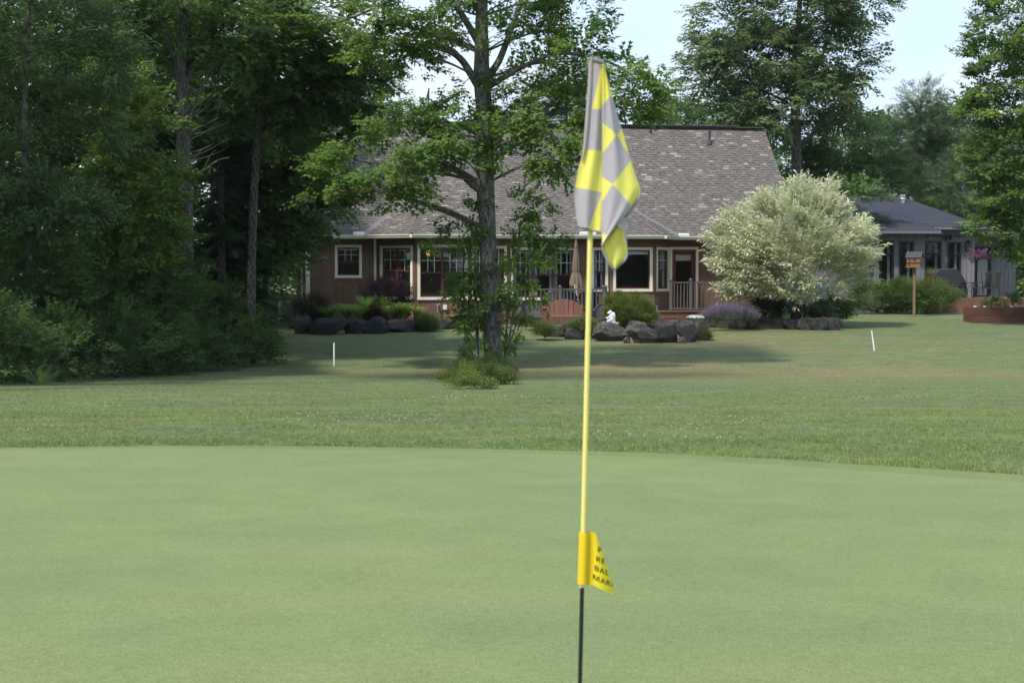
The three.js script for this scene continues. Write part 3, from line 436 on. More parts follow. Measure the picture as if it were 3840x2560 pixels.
// sprays: [position, direction, scale, colour]
function crown(parent, geo, mat, list, name = 'crown') {
  const o = new THREE.InstancedMesh(geo, mat, list.length), m = new THREE.Matrix4(), q = new THREE.Quaternion(), c = new THREE.Color(), up = V3(0, 1, 0);
  list.forEach(([p, d, s, col], i) => {
    const y = d.clone().normalize(); let z = up.clone().addScaledVector(V3(gauss(), gauss(), gauss()), 0.75); z.addScaledVector(y, -z.dot(y)); if (z.lengthSq() < 1e-4) z = V3(1, 0, 0).cross(y); z.normalize(); const x = y.clone().cross(z);
    q.setFromRotationMatrix(m.makeBasis(x, y, z)); m.compose(p, q, V3(s, s, s)); o.setMatrixAt(i, m); o.setColorAt(i, c.setRGB(...col));
  });
  o.name = name; o.userData.kind = 'stuff'; o.castShadow = o.receiveShadow = true; parent.add(o); return o;
}
const pick = (pal) => { const a = pal[Math.floor(rnd() * pal.length)], k = R(0.8, 1.22); return [a[0] * k, a[1] * k, a[2] * k]; };
// fill an ellipsoid with clumps (boughs) of sprays; base = origin of the group
function clumps(list, c, r, boughs, per, pal, { flat = 0.4, size = 0.5, scale = 1, base = V3(0, 0, 0), hub = null, droop = 0.15, shell = 0.45 } = {}) {
  for (let b = 0; b < boughs; b++) {
    let u; do u = V3(R(-1, 1), R(-1, 1), R(-1, 1)); while (u.lengthSq() > 1 || u.lengthSq() < 0.01); const L = u.length(); u.multiplyScalar(Math.pow(L, shell) / L * R(0.9, 1.08));
    const bc = V3(c.x + u.x * r.x, c.y + u.y * r.y, c.z + u.z * r.z), tone = pick(pal), s = size * R(0.7, 1.3);
    for (let i = 0; i < per; i++) {
      const off = V3(gauss() * s, gauss() * s * flat, gauss() * s), p = bc.clone().add(off), h = hub || c, d = p.clone().sub(h).setY((p.y - h.y) * 0.5).normalize().addScaledVector(V3(gauss(), gauss() * 0.6, gauss()), 0.55); d.y -= droop; const t = pick(pal);
      list.push([p.sub(base), d, scale * R(0.7, 1.25), [lerp(tone[0], t[0], 0.5), lerp(tone[1], t[1], 0.5), lerp(tone[2], t[2], 0.5)]]);
    }
  }
  return list;
}
// a tree read from the photograph: trunk, limbs and leaf masses as [px, py, ...] at distance d
function tree(name, label, o) {
  const { d, trunk, limbs = [], masses, pal, spray = SPR.maple, mat = LEAF, barkMat = M.bark, group, cat = 'tree', extra } = o, sc = SC(d);
  const base = onGround(trunk[0][0], d), t = thing(name, label, cat, base, 0, group), W = (x, y, z = 0) => P(x, y, d + z).sub(base);
  const tp = trunk.map(([x, y, , z]) => W(x, y, z || 0)); tp[0].y = -0.15; const tr = trunk.map(q => q[2] / sc / 2); mesh('trunk', taper(tp, tr, 14, 6, 0.10), barkMat, t);
  for (const l of limbs) mesh('limb', taper(l.map(([x, y, , z]) => W(x, y, z || 0)), l.map(q => q[2] / sc / 2), 8, 6, 0.08), o.limbMat || barkMat, t);
  const list = [];
  for (const [x, y, rx, ry, n, z = 0, rz, op = {}] of masses) {
    const c = P(x, y, d + z), k = SC(d + z); clumps(list, c, V3(rx / k, ry / k, rz ?? rx / k), n, op.per ?? o.per ?? 9, op.pal || pal, { base, size: o.size ?? 0.45, flat: o.flat ?? 0.4, scale: o.scale ?? 1, droop: o.droop ?? 0.15, shell: o.shell ?? 0.45, ...op });
    if (op.noTwig) continue; // bearers: thin branches from the trunk into the mass
    for (let i = 0; i < (o.twigs ?? 3); i++) { const e = c.clone().add(V3(gauss() * rx / k * 0.7, gauss() * ry / k * 0.6, gauss() * (rz ?? rx / k) * 0.6)).sub(base); let bi = 0, bd = 1e9; const hy = e.y - 0.25 * Math.hypot(e.x, e.z); tp.forEach((q, j) => { const s = Math.abs(q.y - hy); if (s < bd) { bd = s; bi = j; } }); const s = tp[bi].clone(); const m = s.clone().lerp(e, 0.5).add(V3(0, 0.15, 0)); const L = s.distanceTo(e); mesh('branch', taper([s, m, e], [0.010 * L + 0.012, 0.007 * L + 0.008, 0.006], 6, 4), barkMat, t); }
  }
  if (o.scaleLeaves) for (const l of list) l[2] *= o.scaleLeaves;
  crown(t, spray, mat, list); if (extra) extra(t, W); return t;
}
const PAL = {
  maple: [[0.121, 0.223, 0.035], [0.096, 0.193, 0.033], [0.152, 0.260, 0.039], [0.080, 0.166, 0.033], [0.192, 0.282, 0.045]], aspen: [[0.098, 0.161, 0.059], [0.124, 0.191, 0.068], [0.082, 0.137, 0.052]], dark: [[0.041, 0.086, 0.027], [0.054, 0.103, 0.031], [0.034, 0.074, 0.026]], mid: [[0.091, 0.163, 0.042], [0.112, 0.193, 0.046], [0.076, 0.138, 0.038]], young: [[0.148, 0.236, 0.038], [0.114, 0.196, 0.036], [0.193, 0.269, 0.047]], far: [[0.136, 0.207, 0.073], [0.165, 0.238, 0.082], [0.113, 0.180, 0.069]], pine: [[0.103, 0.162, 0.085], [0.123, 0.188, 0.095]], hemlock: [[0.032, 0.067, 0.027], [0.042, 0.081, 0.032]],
};
// ---------------------------------------------------------------- the maple on the lawn
tree('maple_tree', 'large maple standing alone on the lawn with leafy shoots round its trunk', {
  d: 42.3, barkMat: M.barkMaple, pal: PAL.maple, size: 0.36, flat: 0.62, per: 8, twigs: 2, scaleLeaves: 1.0, droop: 0.3,
  trunk: [[1850, 1400, 80], [1848, 1330, 68], [1838, 1100, 64], [1829, 860, 62], [1820, 690, 68], [1822, 520, 62], [1808, 300, 62], [1806, 200, 56], [1806, 60, 46], [1808, -150, 38], [1815, -420, 20]],
  limbs: [[[1800, 705, 40], [1765, 680, 34], [1722, 644, 30], [1677, 631, 26, -0.4], [1600, 640, 20, -0.8], [1480, 625, 13, -1.2], [1340, 600, 7, -1.6]], [[1800, 330, 34], [1768, 280, 30], [1728, 222, 27, 0.2], [1680, 190, 24, 0.4], [1600, 172, 20, 0.6], [1480, 165, 15, 0.8], [1330, 120, 8, 1]], [[1740, 236, 20], [1700, 190, 17, -0.3], [1640, 160, 13, -0.6], [1560, 120, 8, -0.8]], [[1800, 170, 30], [1772, 120, 26], [1735, 60, 24, -0.3], [1690, -10, 18, -0.6], [1640, -120, 10, -0.9]], [[1830, 290, 30], [1870, 230, 26, 0.2], [1905, 140, 22, 0.4], [1945, 30, 18, 0.6], [1990, -120, 10, 0.8]], [[1825, 330, 24], [1890, 290, 22, -0.2], [1960, 250, 18, -0.3], [2100, 200, 14, -0.4], [2300, 240, 9, -0.5], [2430, 330, 5, -0.6]], [[1835, 610, 26], [1890, 570, 22, -0.5], [1960, 530, 16, -1.0], [2060, 500, 10, -1.5], [2130, 560, 5, -1.8]], [[1690, 632, 14, -0.4], [1640, 600, 11, -0.6], [1580, 560, 8, -0.8], [1520, 500, 5, -1]]],
  masses: [[1420, 620, 230, 85, 39, -1.2, 1.6], [1240, 690, 90, 60, 14, -1.6, 0.8], [1560, 520, 150, 85, 22, -0.8, 1.5], [1480, 450, 90, 60, 8, -0.6, 1], [1480, 730, 120, 45, 6, -1.2, 0.7], [1700, 560, 80, 50, 5, -1.2, 0.8], [1740, 460, 130, 80, 17, 0, 1.6], [1820, 520, 110, 70, 10, -1.2, 0.9], [1720, 330, 40, 50, 3, -0.5, 0.5],
    [2060, 450, 130, 90, 22, -0.8, 1.4], [2080, 570, 90, 85, 15, -1.4, 1.0], [1950, 420, 90, 70, 10, 0.4, 1.2], [1900, 330, 60, 70, 7, 0.4, 1], [2150, 220, 130, 120, 26, 0, 1.7], [2180, 60, 100, 110, 19, 0.3, 1.6], [2350, 330, 120, 110, 22, -0.4, 1.3], [2430, 360, 70, 80, 10, -0.5, 0.9], [2030, 110, 90, 90, 12, 0.6, 1.4], [2260, 460, 60, 70, 8, -0.6, 0.8],
    [1900, -20, 190, 90, 22, 0, 2], [1890, 130, 60, 80, 6, -0.8, 0.8], [1600, 40, 170, 100, 24, 0.3, 1.8], [1470, 190, 160, 60, 17, 0.8, 1.4], [1560, 120, 140, 60, 14, 0.2, 1.4], [1400, 80, 110, 90, 14, 0.9, 1.3], [1960, -220, 320, 140, 39, 0, 2.6], [1600, -200, 260, 130, 29, 0.2, 2.2], [1820, -440, 260, 130, 22, 0, 2],
    [1755, 1010, 60, 190, 13, -0.2, 0.4, { size: 0.22, noTwig: 1, scale: 0.9 }], [1860, 1090, 80, 90, 7, -0.5, 0.3, { size: 0.2, noTwig: 1, scale: 0.9 }], [1965, 1050, 85, 170, 16, 0.2, 0.6, { size: 0.26, noTwig: 1, scale: 0.9 }], [1800, 1190, 70, 90, 7, -0.3, 0.35, { size: 0.2, noTwig: 1, scale: 0.9 }], [1915, 1220, 60, 90, 7, 0.2, 0.35, { size: 0.2, noTwig: 1, scale: 0.9 }], [1730, 830, 60, 110, 7, 0.2, 0.5, { size: 0.24, noTwig: 1, scale: 0.9 }], [1935, 800, 80, 80, 6, 0.1, 0.5, { size: 0.24, noTwig: 1, scale: 0.9 }], [2010, 760, 60, 40, 3, 0, 0.4, { size: 0.2, noTwig: 1, scale: 0.9 }], [2050, 940, 50, 60, 4, 0, 0.4, { size: 0.2, noTwig: 1, scale: 0.9 }], [1655, 920, 40, 25, 3, -0.2, 0.3, { size: 0.15, noTwig: 1, scale: 0.9 }], [1740, 1170, 40, 40, 3, -0.3, 0.3, { size: 0.18, noTwig: 1, scale: 0.9 }]],
  extra: (t, W) => { for (const [x0, x1, x2, y2, z] of [[1795, 1790, 1760, 800, -0.3], [1800, 1775, 1700, 760, 0.1], [1890, 1905, 1940, 760, 0.15], [1895, 1930, 2040, 760, 0.1], [1880, 1960, 2060, 930, -0.2], [1790, 1720, 1650, 920, -0.3], [1870, 1880, 1870, 900, -0.45]]) mesh('shoot', taper([W(x0, 1390, z).setY(-0.1), W(x1, 1150, z), W(x2, y2, z)], [0.035, 0.022, 0.006], 6, 6), M.barkMaple, t); },
});
// ---------------------------------------------------------------- the wood at the left
tree('forest_tree', 'tall straight grey-barked tree with bare lower twigs at the wood edge', { d: 42, barkMat: M.bark, pal: PAL.mid, spray: SPR.mapleBig, size: 0.8, per: 7, twigs: 1, limbMat: M.bark,
  trunk: [[700, 1190, 62], [697, 1000, 56], [695, 760, 52], [688, 560, 50], [680, 400, 46], [676, 240, 44], [690, 80, 40], [690, -150, 30], [690, -400, 14]],
  limbs: [[[676, 250, 24], [640, 180, 22], [610, 100, 16], [600, 20, 9]], [[684, 330, 22], [730, 230, 20, 0.3], [770, 120, 14, 0.5], [800, 0, 8, 0.6]], [[696, 690, 13], [760, 640, 9, -0.4], [820, 600, 6, -0.6], [860, 590, 3, -0.7]], [[760, 640, 7, -0.4], [790, 580, 4, -0.6], [810, 560, 2, -0.7]], [[690, 360, 12], [760, 330, 8, 0.3], [850, 320, 5, 0.5]], [[686, 430, 9], [640, 390, 6, -0.3], [620, 350, 3, -0.5]], [[690, 560, 14], [740, 360, 8, -0.4], [800, 240, 4, -0.7]]],
  masses: [[690, -30, 230, 130, 30, 0.6, 2], [560, 120, 100, 120, 16, 1.2, 1.5], [860, 120, 130, 130, 22, 1, 1.6]],
  extra: (t, W) => { for (let i = 0; i < 26; i++) { const x = R(620, 860), y = R(330, 720), s = W(690, y + 20), e = W(x, y - R(0, 60), R(-0.9, 0.5)); mesh('bare_twig', taper([s, s.clone().lerp(e, 0.5).add(V3(0, -0.06, 0)), e], [0.012, 0.007, 0.003], 5, 4), M.deadwood, t); } } });
tree('aspen_tree', 'blue-green aspen filling the front of the wood with small rounded leaves', { d: 35.5, barkMat: M.barkPale, pal: PAL.aspen, spray: SPR.round, size: 0.42, per: 10, twigs: 1, group: null,
  trunk: [[120, 1420, 26], [110, 1000, 24], [90, 600, 22], [100, 200, 18], [120, -200, 10]],
  masses: [[180, 140, 240, 190, 70, 0.6, 1.4], [400, 170, 70, 140, 20, 0.4, 0.8], [120, 420, 200, 130, 40, 0.6, 1.2], [330, 450, 90, 120, 16, 0.8, 0.8], [170, 760, 180, 90, 36, -0.4, 0.9], [300, 800, 70, 60, 10, -0.5, 0.5], [60, 640, 120, 90, 14, 0.5, 1], [100, 980, 130, 120, 18, 0.2, 0.8]] });
tree('young_maple', 'slim young maple with yellow-green tips in front of the tall grey trunk', { d: 39.5, barkMat: M.bark, pal: PAL.young, spray: SPR.maple, size: 0.34, per: 8, twigs: 1, flat: 0.3,
  trunk: [[365, 1370, 16], [372, 1000, 14], [380, 700, 11], [400, 450, 8], [440, 160, 4]],
  masses: [[440, 210, 60, 100, 10, 0, 0.7], [480, 330, 80, 80, 12, 0.2, 0.8], [560, 430, 110, 60, 14, -0.2, 0.8], [520, 540, 120, 70, 16, 0, 0.9], [430, 620, 110, 60, 10, 0, 0.9], [600, 660, 80, 50, 9, -0.5, 0.6], [480, 760, 120, 60, 12, -0.2, 0.8], [600, 740, 80, 60, 10, -0.7, 0.5], [430, 880, 110, 60, 10, 0, 0.8], [590, 850, 90, 70, 10, -0.6, 0.6], [540, 960, 120, 60, 12, -0.3, 0.8]] });
tree('young_maple', 'thin pale-stemmed maple sapling deeper in the wood beside the aspen', { d: 41, barkMat: M.bark, pal: PAL.mid, spray: SPR.maple, size: 0.4, per: 8, twigs: 1,
  trunk: [[445, 1340, 13], [440, 1000, 11], [450, 700, 9], [440, 400, 6], [430, 150, 4]], masses: [[430, 330, 150, 120, 20, 0.6, 1], [460, 560, 150, 120, 20, 0.6, 1], [400, 740, 150, 100, 18, 0.5, 1], [500, 900, 130, 110, 20, 0.3, 1], [330, 980, 120, 110, 18, 0.2, 0.9], [560, 1040, 120, 80, 16, -0.2, 0.8]] });
tree('maple_tree', 'maple at the wood edge whose upper boughs, coloured lighter as if sunlit, reach over a bare grey branch', { d: 46, barkMat: M.barkDark, pal: PAL.mid, spray: SPR.mapleBig, size: 0.6, per: 8, twigs: 1,
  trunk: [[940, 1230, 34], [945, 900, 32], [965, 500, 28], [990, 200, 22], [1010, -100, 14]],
  masses: [[930, 60, 170, 90, 30, -1.6, 1.2, { pal: PAL.young, size: 0.45 }], [1080, 170, 110, 90, 18, -1.2, 1, { pal: PAL.young, size: 0.45 }], [1200, 90, 120, 110, 20, -0.6, 1.2], [1100, 330, 130, 80, 20, -0.4, 1.2], [1250, 260, 130, 80, 18, 0.4, 1.2], [1290, 370, 90, 60, 8, 0.6, 1], [900, 350, 130, 100, 14, 0.8, 1.4], [1000, 470, 120, 60, 8, 0.8, 1.4], [1200, 450, 120, 80, 18, 0.8, 1.3], [1330, 430, 80, 55, 10, 1.0, 1.0], [1190, 330, 140, 60, 12, 0.6, 1.2]],  // upper boughs take a lighter palette: sunlight put into the leaf colour
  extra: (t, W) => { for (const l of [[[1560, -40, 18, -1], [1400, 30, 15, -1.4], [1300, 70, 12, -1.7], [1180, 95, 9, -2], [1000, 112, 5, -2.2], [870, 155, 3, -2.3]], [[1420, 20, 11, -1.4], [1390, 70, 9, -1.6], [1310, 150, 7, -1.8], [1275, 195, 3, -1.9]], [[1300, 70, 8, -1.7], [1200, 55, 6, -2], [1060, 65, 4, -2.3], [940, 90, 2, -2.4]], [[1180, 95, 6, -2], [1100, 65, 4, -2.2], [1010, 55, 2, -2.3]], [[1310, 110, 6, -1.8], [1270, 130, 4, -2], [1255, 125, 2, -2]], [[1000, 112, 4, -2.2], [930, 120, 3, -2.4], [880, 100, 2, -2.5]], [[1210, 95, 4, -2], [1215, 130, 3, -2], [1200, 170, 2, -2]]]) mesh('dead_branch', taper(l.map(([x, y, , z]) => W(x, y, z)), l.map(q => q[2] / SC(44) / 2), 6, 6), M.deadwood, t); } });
tree('dark_maple', 'dark leafy tree hanging over the left end of the brown house roof', { d: 50, barkMat: M.barkDark, pal: PAL.mid, spray: SPR.mapleBig, size: 0.42, per: 8, twigs: 1,
  trunk: [[985, 1215, 26], [1010, 900, 24], [1075, 500, 20], [1070, 250, 12]], masses: [[1080, 620, 110, 110, 24, 0, 1.2], [1100, 770, 85, 100, 24, -0.4, 1.1], [1040, 905, 70, 60, 18, -0.6, 0.9], [1140, 875, 35, 30, 5, -0.8, 0.4], [980, 700, 110, 160, 22, 0.6, 1.2], [1175, 640, 70, 80, 14, 0, 0.8], [1200, 780, 40, 50, 6, -0.3, 0.5], [925, 1020, 60, 110, 18, 0, 0.8], [1030, 420, 110, 110, 16, 0.8, 1.4]] });
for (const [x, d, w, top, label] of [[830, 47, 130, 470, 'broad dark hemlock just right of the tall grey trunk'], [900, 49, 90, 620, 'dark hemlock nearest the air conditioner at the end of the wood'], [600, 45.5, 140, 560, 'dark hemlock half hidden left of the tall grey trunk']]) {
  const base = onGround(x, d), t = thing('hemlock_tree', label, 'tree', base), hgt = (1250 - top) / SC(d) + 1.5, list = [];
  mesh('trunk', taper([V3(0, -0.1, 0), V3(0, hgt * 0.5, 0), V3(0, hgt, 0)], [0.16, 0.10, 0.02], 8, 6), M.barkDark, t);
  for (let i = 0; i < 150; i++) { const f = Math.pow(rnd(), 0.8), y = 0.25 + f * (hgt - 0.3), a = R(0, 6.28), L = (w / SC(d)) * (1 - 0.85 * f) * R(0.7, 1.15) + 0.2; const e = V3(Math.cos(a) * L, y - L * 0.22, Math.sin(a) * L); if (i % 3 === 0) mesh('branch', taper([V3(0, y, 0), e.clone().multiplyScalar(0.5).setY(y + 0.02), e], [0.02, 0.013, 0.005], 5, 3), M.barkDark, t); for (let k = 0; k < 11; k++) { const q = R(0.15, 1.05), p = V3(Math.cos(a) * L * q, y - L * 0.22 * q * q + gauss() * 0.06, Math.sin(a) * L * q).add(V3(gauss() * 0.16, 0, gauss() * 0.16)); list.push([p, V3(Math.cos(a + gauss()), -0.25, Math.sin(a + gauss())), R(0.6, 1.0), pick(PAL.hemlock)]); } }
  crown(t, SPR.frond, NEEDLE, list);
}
// trees deeper in the wood: each a stem with its own crown
[[560, 54, 30, 'dim tree standing deep in the wood behind the hemlocks'], [250, 47, 30, 'dim tree in the shade behind the aspen'], [20, 43, 34, 'dim tree at the far end of the wood beyond the aspen'], [840, 58, 24, 'thin dim tree with sky glinting through its crown behind the hemlocks'], [420, 50, 26, 'dim tree deep behind the young maples'], [900, 68, 24, 'dim tree behind the end of the wood, left of the air conditioner'], [700, 60, 28, 'dim tree directly behind the tall grey trunk'], [1120, 72, 24, 'dim tree rising behind the left end of the brown house']].forEach(([x, d, w, label], i) => {
  const sky = i === 3 || i === 5 || i === 6 || i === 7, k = sky ? 0.45 : 1; tree('forest_tree', label, { d, barkMat: M.barkDark, pal: PAL.mid, spray: SPR.mapleBig, size: 0.9, per: 8, twigs: 0, scaleLeaves: 1.25, group: null, trunk: [[x, 1200, w], [x + R(-12, 12), 800, w * 0.85], [x + R(-20, 20), 400, w * 0.6], [x + R(-20, 20), 0, w * 0.4]],
    masses: [[x, 60, 190, 170, Math.round(30 * (sky ? 0.8 : 1)), 0, 2.4], [x, 330, 180, 150, Math.round(26 * k), 0, 2.4], [x, 560, 170, 150, Math.round(24 * k), 0, 2.2], [x, 820, 170, 160, Math.round(26 * (sky ? 0.8 : 1)), 0, 2.2], [x, 1060, 170, 130, 22, 0, 2]] });
});
// birches in the gap
[[830, 55], [872, 57], [915, 56], [800, 59]].forEach(([x, d]) => { const b = onGround(x, d), t = thing('birch_tree', 'slender pale birch stem seen deep between the hemlocks', 'tree', b, 0, 'birch stems in the wood'); mesh('trunk', taper([V3(0, -0.1, 0), V3(R(-0.1, 0.1), 3.5, 0), V3(R(-0.3, 0.3), 8.5, 0)], [0.10, 0.085, 0.03], 8, 8, 0.05), M.barkPale, t); crown(t, SPR.roundBig, LEAF, clumps([], b.clone().add(V3(0, 8, 0)), V3(1.2, 1.6, 1.2), 16, 8, PAL.mid, { base: b, size: 0.5 })); });
// undergrowth along the wood edge
function bush(name, label, px, d, w, h, pal, spray, o = {}) { // w, h in metres
  const b = o.at || onGround(px, d), t = thing(name, label, o.cat || 'bush', b, 0, o.group), list = []; const n = o.n ?? Math.round(w * w * h * 26 + 10);
  clumps(list, V3(0, h * 0.5, 0), V3(w / 2, h * 0.48, (o.depth ?? w) / 2), n, o.per ?? 9, pal, { size: o.size ?? 0.2, flat: 0.7, scale: o.scale ?? 1, hub: V3(0, 0, 0), droop: o.droop ?? 0, shell: o.shell ?? 0.4 });
  for (const l of list) if (l[0].y < 0.03) l[0].y = R(0.03, 0.25); for (let i = 0; i < (o.stems ?? 8); i++) { const a = R(0, 6.28), r = R(0.3, 0.9); mesh('stem', taper([V3(gauss() * 0.08, -0.05, gauss() * 0.08), V3(Math.cos(a) * w * 0.2 * r, h * 0.45, Math.sin(a) * w * 0.2 * r), V3(Math.cos(a) * w * 0.42 * r, h * 0.85, Math.sin(a) * w * 0.42 * r)], [0.018, 0.012, 0.004], 5, 4), o.stemMat || M.barkDark, t); }
  crown(t, spray, o.mat || LEAF, list, 'foliage'); return t;
}
[['dark leafy thicket at the foot of the aspen', -40, 32.4, 2.4, 1.5, 'mid'], ['dark green thicket with fern-like leaves left of the saplings', 180, 34.4, 2.2, 1.4, 'mid'], ['rounded dark green bush bulging out of the wood edge', 430, 36.8, 2.0, 1.5, 'mid'], ['low dark green bush right of the bulging one', 590, 38.6, 1.7, 1.5, 'mid'], ['low leafy bush in front of the tall grey trunk', 730, 40.5, 1.5, 1.0, 'mid'], ['spreading low bush at the shaded edge below the hemlocks', 880, 43.0, 2.0, 1.1, 'mid'], ['last low bush of the wood edge beside the rock bed', 925, 46.2, 1.1, 0.9, 'mid'], ['shoulder-high bush behind the bulging one', 300, 37.8, 2.4, 3.0, 'mid'], ['tall leafy bush between the saplings and the tall trunk', 540, 40.5, 2.2, 2.8, 'mid'], ['shady bush behind the low bushes below the hemlocks', 800, 45.5, 2.2, 2.0, 'mid'], ['tall leafy undergrowth rising into the aspen crown', 60, 36, 3.0, 4.2, 'mid'], ['tall leafy undergrowth below the young maple', 420, 39, 2.6, 4.4, 'mid'], ['tall leafy undergrowth left of the tall trunk', 620, 42.5, 2.2, 3.6, 'mid']].forEach(([label, x, d, w, h, p]) => bush('understory_bush', label, x, d, w, h, PAL[p], SPR.maple, { scale: h > 2.5 ? 0.95 : 0.8, size: 0.36, n: Math.round(w * w * h * (h > 2.5 ? 2.6 : 4) + 10), shell: 0.7, droop: 0.3 }));
for (const [x, y] of [[60, 1440], [220, 1425], [150, 1446], [620, 1368], [690, 1352], [850, 1330], [960, 1312], [480, 1398], [330, 1420], [1020, 1290], [760, 1345]]) { const b = G(x, y), t = thing('fern', 'low green fern at the foot of the wood edge', 'fern', b, R(0, 6), 'ferns along the wood edge'), list = []; for (let i = 0; i < 9; i++) { const a = i / 9 * 6.28 + R(-0.3, 0.3); list.push([V3(Math.cos(a) * 0.05, 0.03, Math.sin(a) * 0.05), V3(Math.cos(a), R(0.6, 1.3), Math.sin(a)), R(0.7, 1.05), pick(PAL.mid)]); } crown(t, SPR.fern, LEAF, list, 'fronds'); }
// ---------------------------------------------------------------- trees behind and beside the houses
tree('tall_tree', 'very tall open-crowned tree rising behind the right end of the brown roof', { d: 80, barkMat: M.barkDark, pal: PAL.far, spray: SPR.mapleBig, size: 0.75, per: 12, twigs: 2, scaleLeaves: 1.05, flat: 0.8,
  trunk: [[2985, 1150, 46], [2990, 800, 42], [2985, 400, 34], [2990, 200, 26], [3000, 0, 18], [3010, -250, 9]],
  limbs: [[[2985, 420, 20], [2940, 300, 16, 0.4], [2880, 220, 12, 0.8], [2800, 160, 6, 1]], [[2988, 380, 18], [3060, 260, 14], [3110, 140, 10], [3150, 0, 6]], [[2988, 520, 18], [2880, 440, 12, -0.6], [2760, 380, 6, -1]], [[2988, 560, 18], [3090, 460, 12, -0.5], [3200, 380, 6, -1]]],
  masses: [[2960, 40, 250, 110, 60, 0, 2.6], [2720, 110, 100, 110, 20, 0, 1.5], [2860, 220, 210, 100, 46, -0.5, 2.4], [2690, 270, 110, 70, 16, 0, 1.5], [3090, 170, 130, 130, 28, 0, 2], [3200, 260, 80, 70, 11, 0, 1.2], [3240, 40, 100, 50, 9, 0, 1.2], [2950, 390, 220, 110, 54, -0.8, 2.6], [2760, 390, 120, 70, 20, -0.4, 1.6], [3160, 370, 120, 90, 22, -0.3, 1.8], [2960, -200, 330, 170, 60, 0, 3]] });
tree('leafy_tree', 'mid-height leafy tree right behind the roof end, below the tall crown', { d: 84, barkMat: M.barkDark, pal: [...PAL.mid, PAL.far[0]], spray: SPR.mapleBig, size: 0.7, per: 9, twigs: 1, flat: 0.35, trunk: [[3020, 1150, 30], [3020, 900, 28], [3030, 650, 18], [3040, 500, 8]],
  masses: [[2980, 600, 170, 120, 40, 0, 2], [2930, 500, 120, 80, 16, 0.5, 1.6], [3180, 560, 170, 110, 40, -0.5, 2], [3110, 720, 180, 110, 40, -0.4, 2], [3260, 700, 140, 110, 30, -0.6, 1.8], [3020, 780, 110, 100, 18, 0.8, 1.4], [3190, 770, 120, 70, 24, -14, 0.8], [3300, 560, 80, 80, 10, 0.4, 1.4]] });
tree('leafy_tree', 'rounded tree low behind the ridge, left of the tall crown', { d: 92, barkMat: M.barkDark, pal: PAL.far, spray: SPR.mapleBig, size: 0.9, per: 9, twigs: 0, scaleLeaves: 1.2, trunk: [[2690, 1150, 30], [2690, 700, 24], [2690, 420, 8]], masses: [[2560, 440, 110, 60, 18, 0, 2], [2690, 460, 150, 70, 26, 0, 2], [2640, 360, 60, 60, 6, 0, 1], [2680, 600, 200, 100, 14, 0, 2]] });
for (const [x, y, d, label] of [[2490, 400, 98, 'small spruce tip beyond the ridge behind the flag'], [2550, 360, 102, 'pointed spruce beyond the ridge left of the rounded tree']]) { const b = onGround(x, d), t = thing('spruce_tree', label, 'tree', b), hh = P(x, y, d).y - b.y, list = []; mesh('trunk', taper([V3(0, -0.1, 0), V3(0, hh * 0.6, 0), V3(0, hh, 0)], [0.18, 0.1, 0.02], 7, 4), M.barkDark, t); for (let i = 0; i < 700; i++) { const f = rnd(), yy = hh * (0.3 + 0.7 * f), a = R(0, 6.28), L = (1 - f) * 2.2 * R(0.3, 1) + 0.1; list.push([V3(Math.cos(a) * L, yy, Math.sin(a) * L), V3(Math.cos(a), -0.1, Math.sin(a)), R(0.8, 1.3), pick(PAL.pine)]); } crown(t, SPR.frond, NEEDLE, list); }
tree('pine_tree', 'grey-green pine standing behind the slate roof of the neighbouring house', { d: 90, barkMat: M.bark, pal: PAL.pine, spray: SPR.pine, mat: NEEDLE, size: 0.7, per: 11, twigs: 2, scaleLeaves: 1.7, flat: 0.45, trunk: [[3455, 1150, 22], [3452, 800, 20], [3450, 560, 14], [3455, 380, 6]], limbs: [[[3452, 780, 10], [3490, 720, 7], [3530, 640, 4]]], masses: [[3450, 380, 60, 80, 16, 0, 1.2], [3450, 480, 110, 90, 30, 0, 1.8], [3470, 620, 160, 110, 44, 0, 2.2], [3400, 720, 90, 70, 14, 0, 1.6], [3580, 640, 90, 130, 24, 0.5, 1.8], [3540, 480, 60, 70, 16, 0, 1.2], [3400, 560, 110, 120, 34, 0.6, 1.8], [3520, 560, 110, 120, 30, 0.6, 1.8], [3470, 440, 90, 90, 22, 0.3, 1.5]] });
tree('pine_tree', 'dense pine on the right behind the neighbouring roof, beside the near maple', { d: 82, barkMat: M.barkDark, pal: [...PAL.pine, PAL.mid[1]], spray: SPR.pine, mat: NEEDLE, size: 0.7, per: 11, twigs: 1, scaleLeaves: 1.6, trunk: [[3620, 1150, 24], [3615, 800, 20], [3610, 500, 8]], masses: [[3600, 720, 130, 100, 44, 0, 2], [3560, 800, 120, 60, 22, -0.6, 1.6], [3680, 620, 100, 120, 26, 0, 1.8], [3700, 800, 120, 90, 28, 0, 1.8]] });
